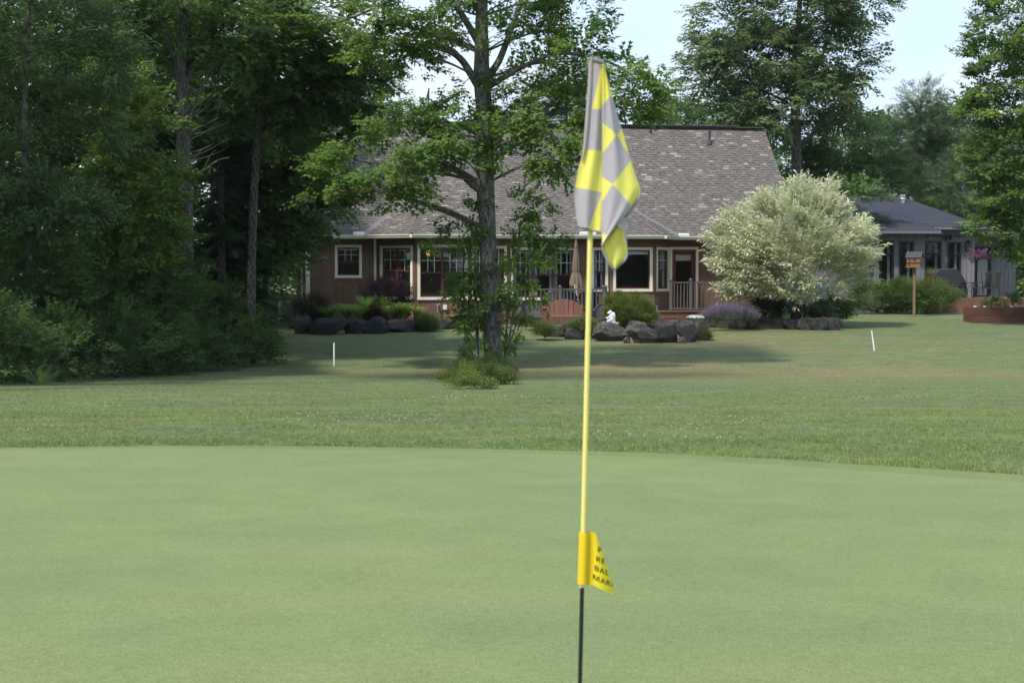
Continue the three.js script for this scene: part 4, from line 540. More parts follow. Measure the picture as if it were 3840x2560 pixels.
tree('maple_tree', 'bright green maple overhanging the covered barbecue deck', { d: 58, barkMat: M.barkDark, pal: [...PAL.maple, ...PAL.mid], spray: SPR.maple, size: 0.4, per: 10, twigs: 2, scaleLeaves: 1.15, trunk: [[3905, 1200, 40], [3900, 900, 38], [3890, 500, 30], [3880, 200, 20], [3870, -100, 12]], limbs: [[[3898, 850, 16], [3800, 780, 11, -0.4], [3700, 800, 6, -0.8]], [[3892, 560, 16], [3800, 460, 11], [3700, 400, 5]]],
  masses: [[3800, 130, 130, 130, 44, 0, 1.6], [3720, 260, 90, 110, 22, 0, 1.2], [3810, 400, 130, 120, 40, -0.4, 1.6], [3680, 420, 60, 60, 9, 0, 0.8], [3780, 580, 120, 110, 36, -0.4, 1.5], [3690, 600, 60, 60, 8, -0.2, 0.8], [3790, 740, 80, 80, 26, -0.6, 1.2], [3715, 840, 45, 30, 6, -0.8, 0.5], [3815, 890, 40, 55, 10, -0.8, 0.7], [3950, 300, 150, 300, 40, 0, 2], [3930, 800, 110, 180, 24, 0, 1.6], [3820, -120, 160, 120, 26, 0, 1.8]] });
tree('pine_tree', 'soft green pine crown showing behind the maple and the flag', { d: 76, barkMat: M.barkDark, pal: [...PAL.pine, PAL.far[0]], spray: SPR.pine, mat: NEEDLE, size: 0.6, per: 11, twigs: 1, scaleLeaves: 1.5, trunk: [[2120, 1150, 22], [2120, 600, 18], [2130, 260, 6]], masses: [[2130, 300, 90, 90, 26, 0, 1.4], [2080, 400, 100, 80, 22, 0, 1.5], [2190, 420, 90, 80, 18, 0, 1.4], [2215, 225, 30, 30, 4, 0, 0.5], [1960, 440, 80, 50, 8, 0, 1.2]] });
[[1420, 84, 'sparse pale birch seen through the maple above the ridge'], [1300, 88, 'sparse birch left of the pale one above the ridge'], [1600, 90, 'wispy distant tree between the maple trunk and the pale birch']].forEach(([x, d, label], i) => tree('distant_tree', label, { d, barkMat: M.barkPale, pal: [...PAL.far, [0.10, 0.14, 0.05]], spray: SPR.roundBig, size: 0.55, per: 7, twigs: 3, scaleLeaves: 1.0, trunk: [[x, 1150, 16], [x, 600, 12], [x + 8, 330, 5]], masses: i === 2 ? [[x, 440, 70, 50, 8, 0, 1]] : [[x, 400, 95, 85, 18, 0, 1.4], [x - 20, 480, 110, 50, 12, 0, 1.4], [x + 15, 300, 45, 45, 5, 0, 0.8]] }));

// the wood edge far behind both houses: each tree on its own
[[2400, 118, 520], [2860, 112, 560], [3180, 110, 540], [3330, 104, 470], [3560, 112, 430], [3720, 104, 520], [3860, 96, 480], [4020, 90, 420], [1250, 108, 560], [1500, 114, 540], [1720, 118, 560], [1950, 120, 540], [2180, 116, 530], [3440, 122, 430], [3640, 126, 400]].forEach(([x, d, top], i) => { const k = SC(d), h = (1150 - top) / 2; tree('distant_tree', i < 8 ? 'hazy green tree in the far wood behind the grey house' : 'hazy green tree in the far wood beyond the brown roof', { d, group: i < 8 ? 'far wood behind the grey house' : 'far wood behind the brown house', barkMat: M.barkDark, pal: [...PAL.far, PAL.mid[0]], spray: SPR.mapleBig, size: 1.0, per: 12, twigs: 0, scaleLeaves: 1.7, trunk: [[x, 1140, 20], [x, 1140 - h, 16], [x, top + 40, 6]], masses: [[x, top + h * 0.35, 110, h * 0.4, 26, 0, 2.4], [x, top + h * 0.9, 150, h * 0.5, 34, 0, 2.8], [x, 1150 - h * 0.45, 150, h * 0.45, 26, 0, 2.8]] }); });
// trees across the fairway behind the viewer: the dark windows mirror them
for (let i = 0; i < 11; i++) { const b = V3(-14 + i * 9.5 + R(-1.5, 1.5), 0, 46 + R(-4, 6)); b.y = H(b.x, b.z); const t = thing('fairway_tree', 'leafy tree across the fairway, opposite the windows', 'tree', b, 0, 'trees across the fairway'), hh = R(9, 13); mesh('trunk', taper([V3(0, -0.1, 0), V3(0.1, hh * 0.5, 0), V3(0, hh * 0.9, 0)], [0.28, 0.18, 0.05], 8, 5), M.barkDark, t); crown(t, SPR.mapleBig, LEAF, clumps(clumps([], V3(0, hh * 0.6, 0), V3(4.2, hh * 0.42, 3.6), 80, 8, PAL.mid, { size: 1.1, scale: 2.4 }), V3(0, hh * 0.22, 0), V3(4.6, hh * 0.2, 3), 40, 8, PAL.mid, { size: 1.0, scale: 2.4 })); }

// tall unseen pine added left of the frame to throw shade beside the lone maple
for (const [x, z, h, lx] of [[-10.6, -27.2, 26, 0]]) { const b = V3(x, H(x, z), z), t = thing('added_shade_tree', lx ? 'unseen tall pine added farther out beside the green to shade the lawn' : 'unseen tall pine added beside the green to shade the lawn', 'tree', b); mesh('trunk', taper([V3(0, -0.1, 0), V3(0.1, h * 0.5, 0), V3(0, h, 0)], [0.24, 0.17, 0.04], 9, 6), M.bark, t); crown(t, SPR.pine, NEEDLE, clumps(clumps([], V3(0, h - 2.5, 0), V3(4.2, 2.0, 1.8), 60, 12, PAL.pine, { size: 0.6, scale: 1.8 }), V3(0, h - 4.5, 0), V3(2.2, 1.2, 1.6), 24, 12, PAL.pine, { size: 0.6, scale: 1.8 })); for (let i = 0; i < 12; i++) { const a = R(0, 6.28), y = h - R(1, 5.5); mesh('branch', taper([V3(0, y, 0), V3(Math.cos(a) * 1.4, y + 0.3, Math.sin(a) * 1.1), V3(Math.cos(a) * 2.8, y + 0.5, Math.sin(a) * 2.1)], [0.06, 0.04, 0.01], 6, 4), M.bark, t); } }

// the wood goes on left of the frame: two trees there keep the sun off the wood edge
for (const [x, z, h, label] of [[-14.2, -30.0, 12, 'leafy tree at the outer end of the wood, nearer the green'], [-13.2, -34.0, 13, 'leafy tree at the outer end of the wood, behind the nearer one']]) { const b = V3(x, H(x, z), z), t = thing('forest_tree', label, 'tree', b); mesh('trunk', taper([V3(0, -0.1, 0), V3(0.1, h * 0.5, 0), V3(0, h * 0.95, 0)], [0.2, 0.14, 0.03], 9, 6), M.bark, t); crown(t, SPR.mapleBig, LEAF, clumps(clumps([], V3(0.4, h - 3.2, 0), V3(2.6, 2.2, 2.6), 60, 9, PAL.mid, { size: 0.7 }), V3(-1.5, h * 0.42, 0), V3(2.0, 2.2, 2.2), 40, 9, PAL.mid, { size: 0.6 })); }

// ---------------------------------------------------------------- flagstick and flags
{
  const d = 3.64, top = P(2229, 228, d), q = P(2175, 2560, d), dir = q.clone().sub(top).normalize(), at = y => P(lerp(2229, 2175, (y - 228) / (2560 - 228)), y, d), foot = top.clone().addScaledVector(dir, (top.y - 0.012) / -dir.y);
  const t = thing('flagstick', 'yellow and black golf flagstick leaning slightly on the green', 'flagstick', foot), L = p => p.clone().sub(foot), py = at(2188);
  mesh('upper_pole', taper([L(top), L(at(1200)), L(py)], [0.0058, 0.0060, 0.0060], 16, 8), std(0.80, 0.70, 0.22, 0.4), t);
  mesh('lower_pole', taper([L(at(2196)), L(q), V3(0, 0, 0)], [0.0049, 0.0049, 0.0049], 16, 8), std(0.012, 0.014, 0.016, 0.4), t);
  mesh('ferrule', bar(L(at(2186)), L(at(2201)), 0.0072, 16), M.white, t); mesh('cap', cyl(0.007, 0.007, 0.012, 0, 0, 0, 14).translate(...L(top).toArray()), M.black, t);

  // the hanging flag; cloth laid out in its own millimetre-like units (photo pixels / 1650 m), folds in depth
  const s0 = P(2230, 560, d), S = d / F, X = (x, y, z) => V3((x - 2230) * S, -(y - 560) * S, z);
  const cv = document.createElement('canvas'); cv.width = 640; cv.height = 1400; const c = cv.getContext('2d'); const GY = '#b9b1b8', YL = '#f0e674';
  c.fillStyle = GY; c.fillRect(0, 0, 640, 1400);
  const K = (pts, col) => { c.fillStyle = col; c.beginPath(); pts.forEach(([x, y], i) => i ? c.lineTo(x - 240, y - 80) : c.moveTo(x - 240, y - 80)); c.closePath(); c.fill(); };
  // left panel (zoomed coordinates of the cloth outline), then right panel, then the curl: canvas offset 240, 80
  K([[446, 150], [382, 455], [446, 460]], YL); K([[340, 718], [446, 725], [446, 993], [240, 955]], YL); K([[446, 1000], [446, 1290], [355, 1240]], YL);
  const B = 0; K([[447, 150], [560, 300], [512, 362], [447, 435]], YL); K([[447, 545], [541, 627], [447, 745]], YL); K([[541, 627], [600, 545], [700, 700], [642, 778]], YL); K([[512, 946], [642, 778], [740, 960], [636, 1082]], YL); K([[447, 893], [512, 946], [447, 1055]], YL); K([[447, 1255], [476, 1275], [447, 1330]], YL);
  const zx = x => (x - 2000) * 1.742, zy = y => (y - 150) * 1.742, tx = new THREE.CanvasTexture(cv); tx.colorSpace = THREE.SRGBColorSpace; tx.magFilter = THREE.LinearFilter;
  // weave
  for (let i = 0; i < 9000; i++) { c.fillStyle = rnd() < 0.5 ? 'rgba(255,255,255,0.05)' : 'rgba(60,50,60,0.05)'; c.fillRect(rnd() * 640, rnd() * 1400, 1.5, 6); }
  const cloth = (m = {}) => new THREE.MeshPhysicalMaterial({ roughness: 1, specularIntensity: 0.2, side: THREE.DoubleSide, transmission: 0.28, thickness: 0, ...m });
  const sheet = (Lf, Rt, zf, nu = 26, nv = 60) => { const pos = [], uv = [], idx = []; for (let j = 0; j <= nv; j++) for (let i = 0; i <= nu; i++) { const v = j / nv, u = i / nu, a = Lf(v), b = Rt(v), x = lerp(a[0], b[0], u), y = lerp(a[1], b[1], u), p = X(x, y, zf(u, v)); pos.push(p.x, p.y, p.z); uv.push((zx(x) - 240) / 640, 1 - (zy(y) - 80) / 1400); } for (let j = 0; j < nv; j++) for (let i = 0; i < nu; i++) { const a = j * (nu + 1) + i, b = a + nu + 1; idx.push(a, b, a + 1, b, b + 1, a + 1); } const g = new THREE.BufferGeometry(); g.setAttribute('position', new THREE.Float32BufferAttribute(pos, 3)); g.setAttribute('uv', new THREE.Float32BufferAttribute(uv, 2)); g.setIndex(idx); g.computeVertexNormals(); return g; };
  const curve = pts => { const k = new THREE.CatmullRomCurve3(pts.map(([x, y]) => V3(x, y, 0))); return v => { const p = k.getPoint(v); return [p.x, p.y]; }; };
  const lineF = pts => v => { const q = v * (pts.length - 1), i = Math.min(Math.floor(q), pts.length - 2), f = q - i; return [lerp(pts[i][0], pts[i + 1][0], f), lerp(pts[i][1], pts[i + 1][1], f)]; };
  const fl = thing('golf_flag', 'grey and yellow chequered golf flag hanging limp from the stick', 'flag', s0);
  const fold = lineF([[2258, 250], [2256, 500], [2255, 700], [2255, 868]]);
  mesh('rear_panel', sheet(curve([[2208, 226], [2205, 300], [2198, 420], [2188, 545], [2166, 650], [2154, 735], [2160, 800], [2168, 846]]), fold, (u, v) => 0.0085 + 0.016 * Math.sin(u * 2.6) * (0.35 + 0.65 * v) - 0.012 * u * v + 0.006 * Math.sin(u * 9 + v * 5) * v), cloth({ map: tx }), fl);
  mesh('front_panel', sheet(lineF([[2257, 248], [2256, 500], [2255, 700], [2256, 915]]), curve([[2263, 238], [2296, 360], [2330, 480], [2362, 590], [2386, 665], [2402, 718], [2370, 780], [2256, 919]]), (u, v) => 0.016 + 0.032 * Math.sin(u * 3.0) * (0.25 + 0.75 * v) - 0.020 * u * u + 0.004 * Math.sin(u * 11 + v * 7)), cloth({ map: tx }), fl);
  mesh('lower_fold', sheet(curve([[2335, 822], [2295, 868], [2264, 905], [2258, 925], [2272, 965], [2290, 990], [2304, 1006]]), curve([[2338, 815], [2344, 850], [2350, 900], [2353, 948], [2345, 970], [2322, 992], [2305, 1007]]), (u, v) => 0.006 + 0.018 * Math.sin(u * 3.1)), cloth({ color: new THREE.Color('#f0e674') }), fl);
  mesh('lower_lining', sheet(lineF([[2312, 850], [2330, 850], [2344, 905]]), lineF([[2340, 800], [2348, 880], [2353, 948]]), (u, v) => 0.0335 - 0.012 * u, 8, 16), cloth({ color: new THREE.Color('#b9b1b8') }), fl);
  const hem = (pts, z) => mesh('hem', tube(pts.map(([x, y]) => X(x, y, z)), 0.0030, 60, 6), std(0.30, 0.27, 0.29, 0.9), fl);
  hem([[2402, 718], [2388, 756], [2330, 832], [2275, 895], [2256, 919]], 0.011); hem([[2353, 948], [2345, 970], [2322, 992], [2304, 1006], [2284, 984], [2268, 955], [2258, 925]], 0.012); hem([[2168, 846], [2200, 858], [2254, 868]], 0.012);
  const hoist = sheet(curve([[2206, 222], [2204, 300], [2196, 420], [2186, 545], [2180, 600]]), lineF([[2226, 222], [2222, 320], [2212, 450], [2200, 560], [2186, 602]]), (u, v) => 0.011 + 0.006 * Math.sin(u * 3), 8, 40); mesh('hoist_hem', hoist, cloth({ color: new THREE.Color('#b2aaab') }), fl);
  mesh('top_knot', merge([bar(X(2208, 226, 0.01), X(2262, 240, 0.012), 0.006, 8), bar(X(2232, 218, 0), X(2258, 256, 0.014), 0.004, 8)]), std(0.2, 0.18, 0.19, 0.9), fl);

  // yellow pennant sleeve with its printed request
  const cp = document.createElement('canvas'); cp.width = 512; cp.height = 768; const e = cp.getContext('2d'); e.fillStyle = '#ecd336'; e.fillRect(0, 0, 512, 768); e.fillStyle = '#d8b92a'; e.fillRect(0, 18, 512, 8); e.fillRect(0, 735, 512, 6);
  e.fillStyle = '#2a2620'; e.font = 'bold 104px sans-serif'; e.textBaseline = 'top'; [['PLEASE', 165, 52], ['REPAIR', 305, 34], ['BALL', 445, 18], ['MARKS', 585, 2]].forEach(([s, y, x]) => e.fillText(s, x, y));
  const tp = new THREE.CanvasTexture(cp); tp.colorSpace = THREE.SRGBColorSpace; tp.magFilter = THREE.LinearFilter;
  const pn = thing('sleeve_pennant', 'small yellow pennant sleeve asking players to repair ball marks, on the stick', 'pennant', at(2090)), Q = (x, y, z) => P(x, y, d).sub(pn.position).add(V3(0, 0, z));
  const ps = (f, nu, nv, uvf) => { const pos = [], uv = [], idx = []; for (let j = 0; j <= nv; j++) for (let i = 0; i <= nu; i++) { const p = f(i / nu, j / nv); pos.push(p.x, p.y, p.z); uv.push(...uvf(i / nu, j / nv)); } for (let j = 0; j < nv; j++) for (let i = 0; i < nu; i++) { const a = j * (nu + 1) + i, b = a + nu + 1; idx.push(a, b, a + 1, b, b + 1, a + 1); } const g = new THREE.BufferGeometry(); g.setAttribute('position', new THREE.Float32BufferAttribute(pos, 3)); g.setAttribute('uv', new THREE.Float32BufferAttribute(uv, 2)); g.setIndex(idx); g.computeVertexNormals(); return g; };
  const ym = std(0.80, 0.62, 0.04, 0.7);
  mesh('sleeve', ps((u, v) => { const yy = lerp(1993, 2187, v), xl = lerp(2172, 2165, v), xr = lerp(2229, 2224, v), a = Math.PI * (1 - u); return Q(lerp(xl, xr, u), yy + u * 4, 0.011 * Math.sin(Math.PI * Math.min(1, u * 1.35)) + 0.004); }, 18, 20, (u, v) => [0.02 + u * 0.02, 1 - v]), cloth({ color: new THREE.Color('#e6c82e'), transmission: 0.15 }), pn);
  mesh('sleeve_back', ps((u, v) => { const yy = lerp(1993, 2187, v), xl = lerp(2172, 2165, v), xr = lerp(2229, 2224, v); return Q(lerp(xl, xr, u), yy + u * 4, -0.009 * Math.sin(Math.PI * u)); }, 12, 12, (u, v) => [0.02, 1 - v]), cloth({ color: new THREE.Color('#e6c82e'), transmission: 0.15 }), pn);
  const pr = v => [lerp(2232, 2309, Math.pow(v, 0.92)), lerp(1994, 2232, v)], pl = v => [lerp(2228, 2223, v), lerp(1995, 2191, v)];
  mesh('printed_panel', ps((u, v) => { const a = pl(v), b = pr(v); return Q(lerp(a[0], b[0], u), lerp(a[1], b[1], u) + (v > 0.9 ? 0 : 0), 0.004 + 0.010 * Math.sin(u * 2.7) * v - 0.028 * u * u * v); }, 24, 40, (u, v) => { const b = pr(v), a = pl(v); return [0.02 + u * (b[0] - a[0]) / 82 * 0.52, 1 - v]; }), cloth({ map: tp, transmission: 0.15 }), pn);
  mesh('turned_edge', ps((u, v) => { const b = pr(v); return Q(lerp(b[0], lerp(2236, 2314, v), u) - 18 * u * (1 - v) * 0, lerp(b[1], lerp(1996, 2262, v), u), 0.004 + 0.010 * Math.sin(2.7) * v - 0.028 * v - 0.03 * u * v); }, 6, 30, (u, v) => { const b = pr(v), a = pl(v); return [0.02 + (b[0] - a[0]) / 82 * 0.52 + u * 0.3, 1 - v]; }), cloth({ map: tp, transmission: 0.15 }), pn);
}
// white boundary stakes
{ const m = std(0.82, 0.82, 0.82, 0.5); for (const [x, y, tx, ty, label] of [[1252, 1372, 1252, 1286, 'upright white boundary stake in the clover left of the lone maple'], [3281, 1315, 3270, 1240, 'tilted white boundary stake on the dry lawn before the grey house']]) { const b = G(x, y), d = -b.z, top = P(tx, ty, d).sub(b), t = thing('boundary_stake', label, 'stake', b); mesh('stake', bar(V3(0, -0.05, 0), top, 0.021, 12), m, t); mesh('stake_top', new THREE.SphereGeometry(0.021, 12, 6).scale(1, 0.4, 1).translate(top.x, top.y, top.z), m, t); } }

// ---------------------------------------------------------------- garden beds and boulders
function mound(name, pts, top, label) { // raised soil: outline on the ground, domed inside
  const c = pts.reduce((a, p) => a.add(p), V3(0, 0, 0)).multiplyScalar(1 / pts.length), pos = [], idx = [], rings = [[1, -0.15], [0.97, 0.25], [0.9, 0.7], [0.75, 0.95], [0.4, 1.02], [0, 1.05]], n = pts.length;
  for (const [f, h] of rings) pts.forEach((p, i) => { const x = lerp(c.x, p.x, f), z = lerp(c.z, p.z, f), g = H(x, z); pos.push(x, g + (h < 0 ? h : Math.max(0, (top - g)) * h + 0.03 * noise.noise(x * 3, z * 3, f)), z); });
  for (let r = 0; r < rings.length - 1; r++) for (let i = 0; i < n; i++) { const a = r * n + i, b = r * n + (i + 1) % n; idx.push(a, b, a + n, b, b + n, a + n); }
  const g = new THREE.BufferGeometry(); g.setAttribute('position', new THREE.Float32BufferAttribute(pos, 3)); const uv = []; for (let i = 0; i < pos.length; i += 3) uv.push(pos[i], pos[i + 2]); g.setAttribute('uv', new THREE.Float32BufferAttribute(uv, 2)); g.setIndex(idx); g.computeVertexNormals();
  const o = mesh(name, g, std(0.075, 0.062, 0.035, 1, { map: turfTex, bumpMap: turfTex, bumpScale: 0.05, side: THREE.DoubleSide })); o.userData.kind = 'structure'; return o;
}
const oval = (px, d, rx, rz, n = 28) => { const c = onGround(px, d), r = []; for (let i = 0; i < n; i++) { const a = -i / n * Math.PI * 2; r.push(V3(c.x + Math.cos(a) * rx, 0, c.z + Math.sin(a) * rz)); } return r; };
mound('garden_bed', oval(2345, 54.75, 2.6, 1.9), -0.03); mound('garden_bed', oval(1400, 56.4, 3.1, 1.5), 0.02); mound('garden_bed', oval(2910, 57.3, 2.35, 1.5), 0.12);
mound('maple_mound', oval(1810, 40.6, 0.95, 1.9), -0.64);
function boulder(label, x0, x1, yt, yb, o = {}) {
  const b = G((x0 + x1) / 2, yb), d = -b.z, k = SC(d), w = (x1 - x0) / k, h = (yb - yt) / k + 0.10, dep = o.depth ?? Math.min(0.7, Math.max(w * 0.8, 0.22));
  let g = new THREE.IcosahedronGeometry(1, 11); g.deleteAttribute('uv'); g.deleteAttribute('normal'); g = mergeVertices(g, 1e-3); const p = g.attributes.position, s = R(0, 90), cuts = []; for (let i = 0; i < 13; i++) cuts.push([V3(gauss(), gauss() * 0.8, gauss()).normalize(), R(0.58, 0.82)]); cuts.push([V3(R(-0.15, 0.15), 1, R(-0.1, 0.3)).normalize(), R(0.62, 0.8)]); cuts.push([V3(R(-0.2, 0.2), R(-0.1, 0.15), 1).normalize(), R(0.6, 0.8)]);
  const col = [], tone = (o.tone || [0.10, 0.095, 0.095]).map(q => q * 0.62); const v = V3(0, 0, 0);
  for (let i = 0; i < p.count; i++) { v.fromBufferAttribute(p, i); for (const [n, e] of cuts) { const q = v.dot(n) - e; if (q > 0) v.addScaledVector(n, -q); } v.multiplyScalar(1.30); v.multiplyScalar(1 + 0.22 * fbm(v.x * 1.1 + s, v.y * 1.1, v.z * 1.1, 5) + 0.10 * fbm(v.x * 4 + s, v.y * 4, v.z * 4, 3)); p.setXYZ(i, v.x * w / 2, (v.y * 0.5 + 0.47) * h - 0.07, v.z * dep / 2); const a = fbm(v.x * 2.2 + s, v.y * 2.2, v.z * 2.2 + 4, 4), l = fbm(v.x * 6 + s, v.y * 6, v.z * 6 + 9, 2), f = 1.15 + 1.5 * a, lich = l > 0.27 ? 2.1 : 1; col.push(tone[0] * f * lich, tone[1] * f * lich, tone[2] * f * lich * 0.97); }
  g.setAttribute('color', new THREE.Float32BufferAttribute(col, 3)); const uv = []; for (let i = 0; i < p.count; i++) uv.push(p.getX(i) * 1.5 + p.getZ(i), p.getY(i) * 1.5); g.setAttribute('uv', new THREE.Float32BufferAttribute(uv, 2)); g.computeVertexNormals();
  const m = mesh('boulder', g, BOULDER); m.position.set(b.x, b.y + (o.lift || 0), b.z - dep * 0.35 - (o.back || 0)); return tag(m, label, 'boulder', o.group);
}
const BOULDER = new THREE.MeshStandardMaterial({ vertexColors: true, roughness: 0.95, map: speck, bumpMap: speck, bumpScale: 0.03 });
const GL = 'boulders of the shaded rock bed', GM = 'boulders of the round rock bed', GR = 'boulders of the willow bed', dk = [0.055, 0.055, 0.062], gy = [0.13, 0.122, 0.12], pk = [0.19, 0.165, 0.16];
for (const [x0, x1, yt, yb, label, o] of [[1104, 1165, 1180, 1252, 'dark boulder at the outer end of the shaded rock bed'], [1153, 1286, 1194, 1256, 'widest black boulder of the shaded rock bed'], [1286, 1364, 1190, 1252, 'blocky black boulder beside the widest one'], [1358, 1452, 1190, 1251, 'dark boulder with a sloping right shoulder under the grass clumps'], [1452, 1560, 1204, 1246, 'long flat-topped dark boulder below the fox figurine'], [1446, 1466, 1206, 1228, 'small pale stone tucked between two dark boulders', { tone: gy }], [1634, 1690, 1196, 1235, 'squat boulder under the wall tap', { tone: [0.09, 0.085, 0.085] }], [1686, 1732, 1200, 1232, 'dark stone beside the squat one under the wall tap'], [1150, 1210, 1182, 1215, 'small dark slab lying on top of the end boulder', { back: 0.3, lift: 0.35 }], [1222, 1256, 1188, 1206, 'rounded brownish stone on top of the widest black boulder', { tone: gy, back: 0.3, lift: 0.4 }]]) boulder(label, x0, x1, yt, yb, { tone: dk, group: GL, ...o });
for (const [x0, x1, yt, yb, label, o] of [[2036, 2070, 1226, 1263, 'first small boulder of the round bed, half under creeping plants'], [2076, 2122, 1214, 1264, 'pale grey upright boulder near the bench', { tone: gy }], [2116, 2154, 1208, 1236, 'small pale rounded stone resting behind the upright boulder', { tone: gy, back: 0.3 }], [2124, 2194, 1229, 1274, 'brownish grey boulder beside the upright pale one'], [2188, 2236, 1228, 1266, 'low dark boulder behind the flagstick line'], [2230, 2344, 1213, 1280, 'broad sloping boulder with pale lichen below the white statue', { tone: gy }], [2336, 2360, 1221, 1262, 'narrow stone wedged beside the big pinkish boulder', { tone: gy }], [2350, 2432, 1204, 1266, 'big pinkish grey boulder with a flat top under the yellow-green shrub', { tone: pk }], [2366, 2492, 1232, 1287, 'low wide grey boulder in front of the pinkish one', { tone: gy, depth: 0.5 }], [2448, 2546, 1216, 1286, 'square-cut dark boulder right of the pinkish one', { tone: [0.075, 0.07, 0.07] }], [2505, 2552, 1206, 1258, 'pale-topped boulder behind the square-cut one', { tone: gy, back: 0.3 }], [2546, 2614, 1210, 1284, 'tall dark boulder speckled with lichen', { tone: [0.085, 0.08, 0.08] }], [2560, 2640, 1200, 1258, 'grey boulder behind the lichen-speckled one', { tone: gy, back: 0.35 }], [2618, 2658, 1206, 1278, 'end boulder of the round bed with grass in front', { tone: [0.10, 0.095, 0.09] }], [2340, 2364, 1262, 1287, 'small pale stone at the foot of the pinkish boulder', { tone: pk }], [2543, 2572, 1264, 1286, 'small pinkish stone between two dark boulders', { tone: pk }]]) boulder(label, x0, x1, yt, yb, { tone: [0.10, 0.095, 0.092], group: GM, ...o });
for (const [x0, x1, yt, yb, label, o] of [[2646, 2694, 1203, 1229, 'low brownish stone at the left foot of the lavender'], [2698, 2738, 1206, 1230, 'small stone under the lavender'], [2730, 2778, 1188, 1234, 'pale split boulder in front of the lavender', { tone: gy }], [2772, 2816, 1200, 1232, 'pale rounded boulder beside the split one', { tone: gy }], [2808, 2860, 1186, 1216, 'tilted slab lying on the willow bed edge', { tone: gy, back: 0.2, lift: 0.1 }], [2812, 2846, 1211, 1234, 'small stone under the tilted slab', { tone: gy }], [2856, 2898, 1192, 1232, 'rounded grey boulder under the willow', { tone: gy }], [2886, 2950, 1193, 1233, 'long grey boulder under the willow'], [2944, 3004, 1198, 1236, 'low dark boulder below the willow stems'], [2998, 3062, 1193, 1238, 'broad boulder right of the willow stems'], [3054, 3110, 1189, 1239, 'grey boulder at the right of the willow bed'], [3104, 3156, 1190, 1238, 'last boulder of the willow bed beside the open lawn']]) boulder(label, x0, x1, yt, yb, { tone: [0.09, 0.085, 0.085], group: GR, ...o });

// ---------------------------------------------------------------- plants of the beds
function bladesGeo(n, len, w, arch) { const a = [], c = []; for (let i = 0; i < n; i++) { const an = R(0, 6.28), L = len * R(0.7, 1.1), ou = arch * R(0.3, 1.1) * L, k = R(0.75, 1.25), px = -Math.sin(an), pz = Math.cos(an); let prev = null; for (let s = 0; s <= 5; s++) { const f = s / 5, x = Math.cos(an) * ou * f * f, z = Math.sin(an) * ou * f * f, y = L * (f - 0.42 * arch * f * f * f), ww = w * (1 - f * 0.92), q = [V3(x - px * ww, y, z - pz * ww), V3(x + px * ww, y, z + pz * ww)]; if (prev) for (const v of [prev[0], prev[1], q[1], prev[0], q[1], q[0]]) { a.push(v.x, v.y, v.z); c.push(k, k, k * 0.9); } prev = q; } } return tri(a, c); }
const GRASSM = leafMat(0.35, 1);
const at = (px, d, y) => { const p = P(px, 1100, d); p.y = y ?? H(p.x, p.z); return p; };
function grassClump(label, px, d, y, len, w, col, o = {}) { const t = mesh('ornamental_grass', bladesGeo(o.n ?? 300, len, o.w ?? 0.015, o.arch ?? 1.0), new THREE.MeshPhysicalMaterial({ color: lin(...col), vertexColors: true, roughness: 1, specularIntensity: 0.2, side: THREE.DoubleSide, transmission: 0.4, thickness: 0 })); t.position.copy(at(px, d, y)); t.scale.set(w / len, 1, w / len); return tag(t, label, o.cat || 'grass', o.group); }
const g1 = [0.21, 0.34, 0.06], g2 = [0.16, 0.29, 0.06], g3 = [0.30, 0.38, 0.07];
for (const [x, d, y, l, w, c, label] of [[1230, 55.6, 0, 0.96, 0.90, g2, 'green arching grass clump beside the bronze shrub'], [1300, 55.2, -0.02, 1.16, 1.13, g1, 'bright daylily leaf clump under the small window'], [1345, 54.9, -0.03, 1.08, 0.96, g1, 'daylily leaf clump spilling over the black boulder'], [1370, 56, 0.05, 1.47, 0.90, g2, 'taller daylily leaf clump behind the spilling one'], [1462, 55.2, 0, 1.02, 0.96, g3, 'yellow-green fine grass clump behind the long flat boulder'], [1510, 55.3, 0.02, 1.15, 1.04, g3, 'largest yellow-green fine grass clump by the fox figurine'], [1558, 55.8, 0, 0.96, 0.90, g3, 'yellow-green grass clump at the bed end near the wall tap'], [1430, 56.2, 0.08, 1.32, 0.72, g1, 'upright grass clump in front of the purple shrub'], [1700, 57, -0.02, 0.46, 0.58, g3, 'low yellow-green tuft below the outlet cover']]) grassClump(label, x, d, y, l, w, c);
bush('rust_shrub', 'rusty orange-brown shrub behind the air conditioner', 0, 0, 1.3, 0.8, [[0.20, 0.11, 0.03], [0.15, 0.10, 0.03], [0.12, 0.12, 0.03]], SPR.small, { at: at(1040, 64, 0.02), n: 90, size: 0.16, scale: 1.4, cat: 'shrub' });
// daylilies in flower
[[1232, 1066], [1276, 1066], [1262, 1052], [1335, 1080], [1244, 1085], [1300, 1078]].forEach(([x, y], i) => { const b = at(x, 56.3, 0), e = P(x, y, 56.3).sub(b), t = thing('daylily', i < 3 ? 'tall orange daylily bloom standing before the brown planks' : 'spent orange daylily stem among the grass leaves', 'flower', b, 0, i < 3 ? 'open daylilies' : 'spent daylilies'); mesh('stem', taper([V3(0, 0, 0), e.clone().multiplyScalar(0.5).add(V3(0.03, 0, 0)), e], [0.006, 0.005, 0.004], 5, 4), std(0.12, 0.2, 0.05), t); const a = [], c = []; for (let k = 0; k < 6; k++) { const an = k / 6 * 6.28, s = i < 3 ? 0.085 : 0.05; leafInto(a, c, 'oval', V3(0, 0, 0), V3(Math.cos(an), 0.5, Math.sin(an)), V3(0, 1, 0.2), s, [1, 1, 1]); } mesh('bloom', tri(a, c), std(0.62, 0.10, 0.02, 0.8, { side: THREE.DoubleSide }), t).position.copy(e); });
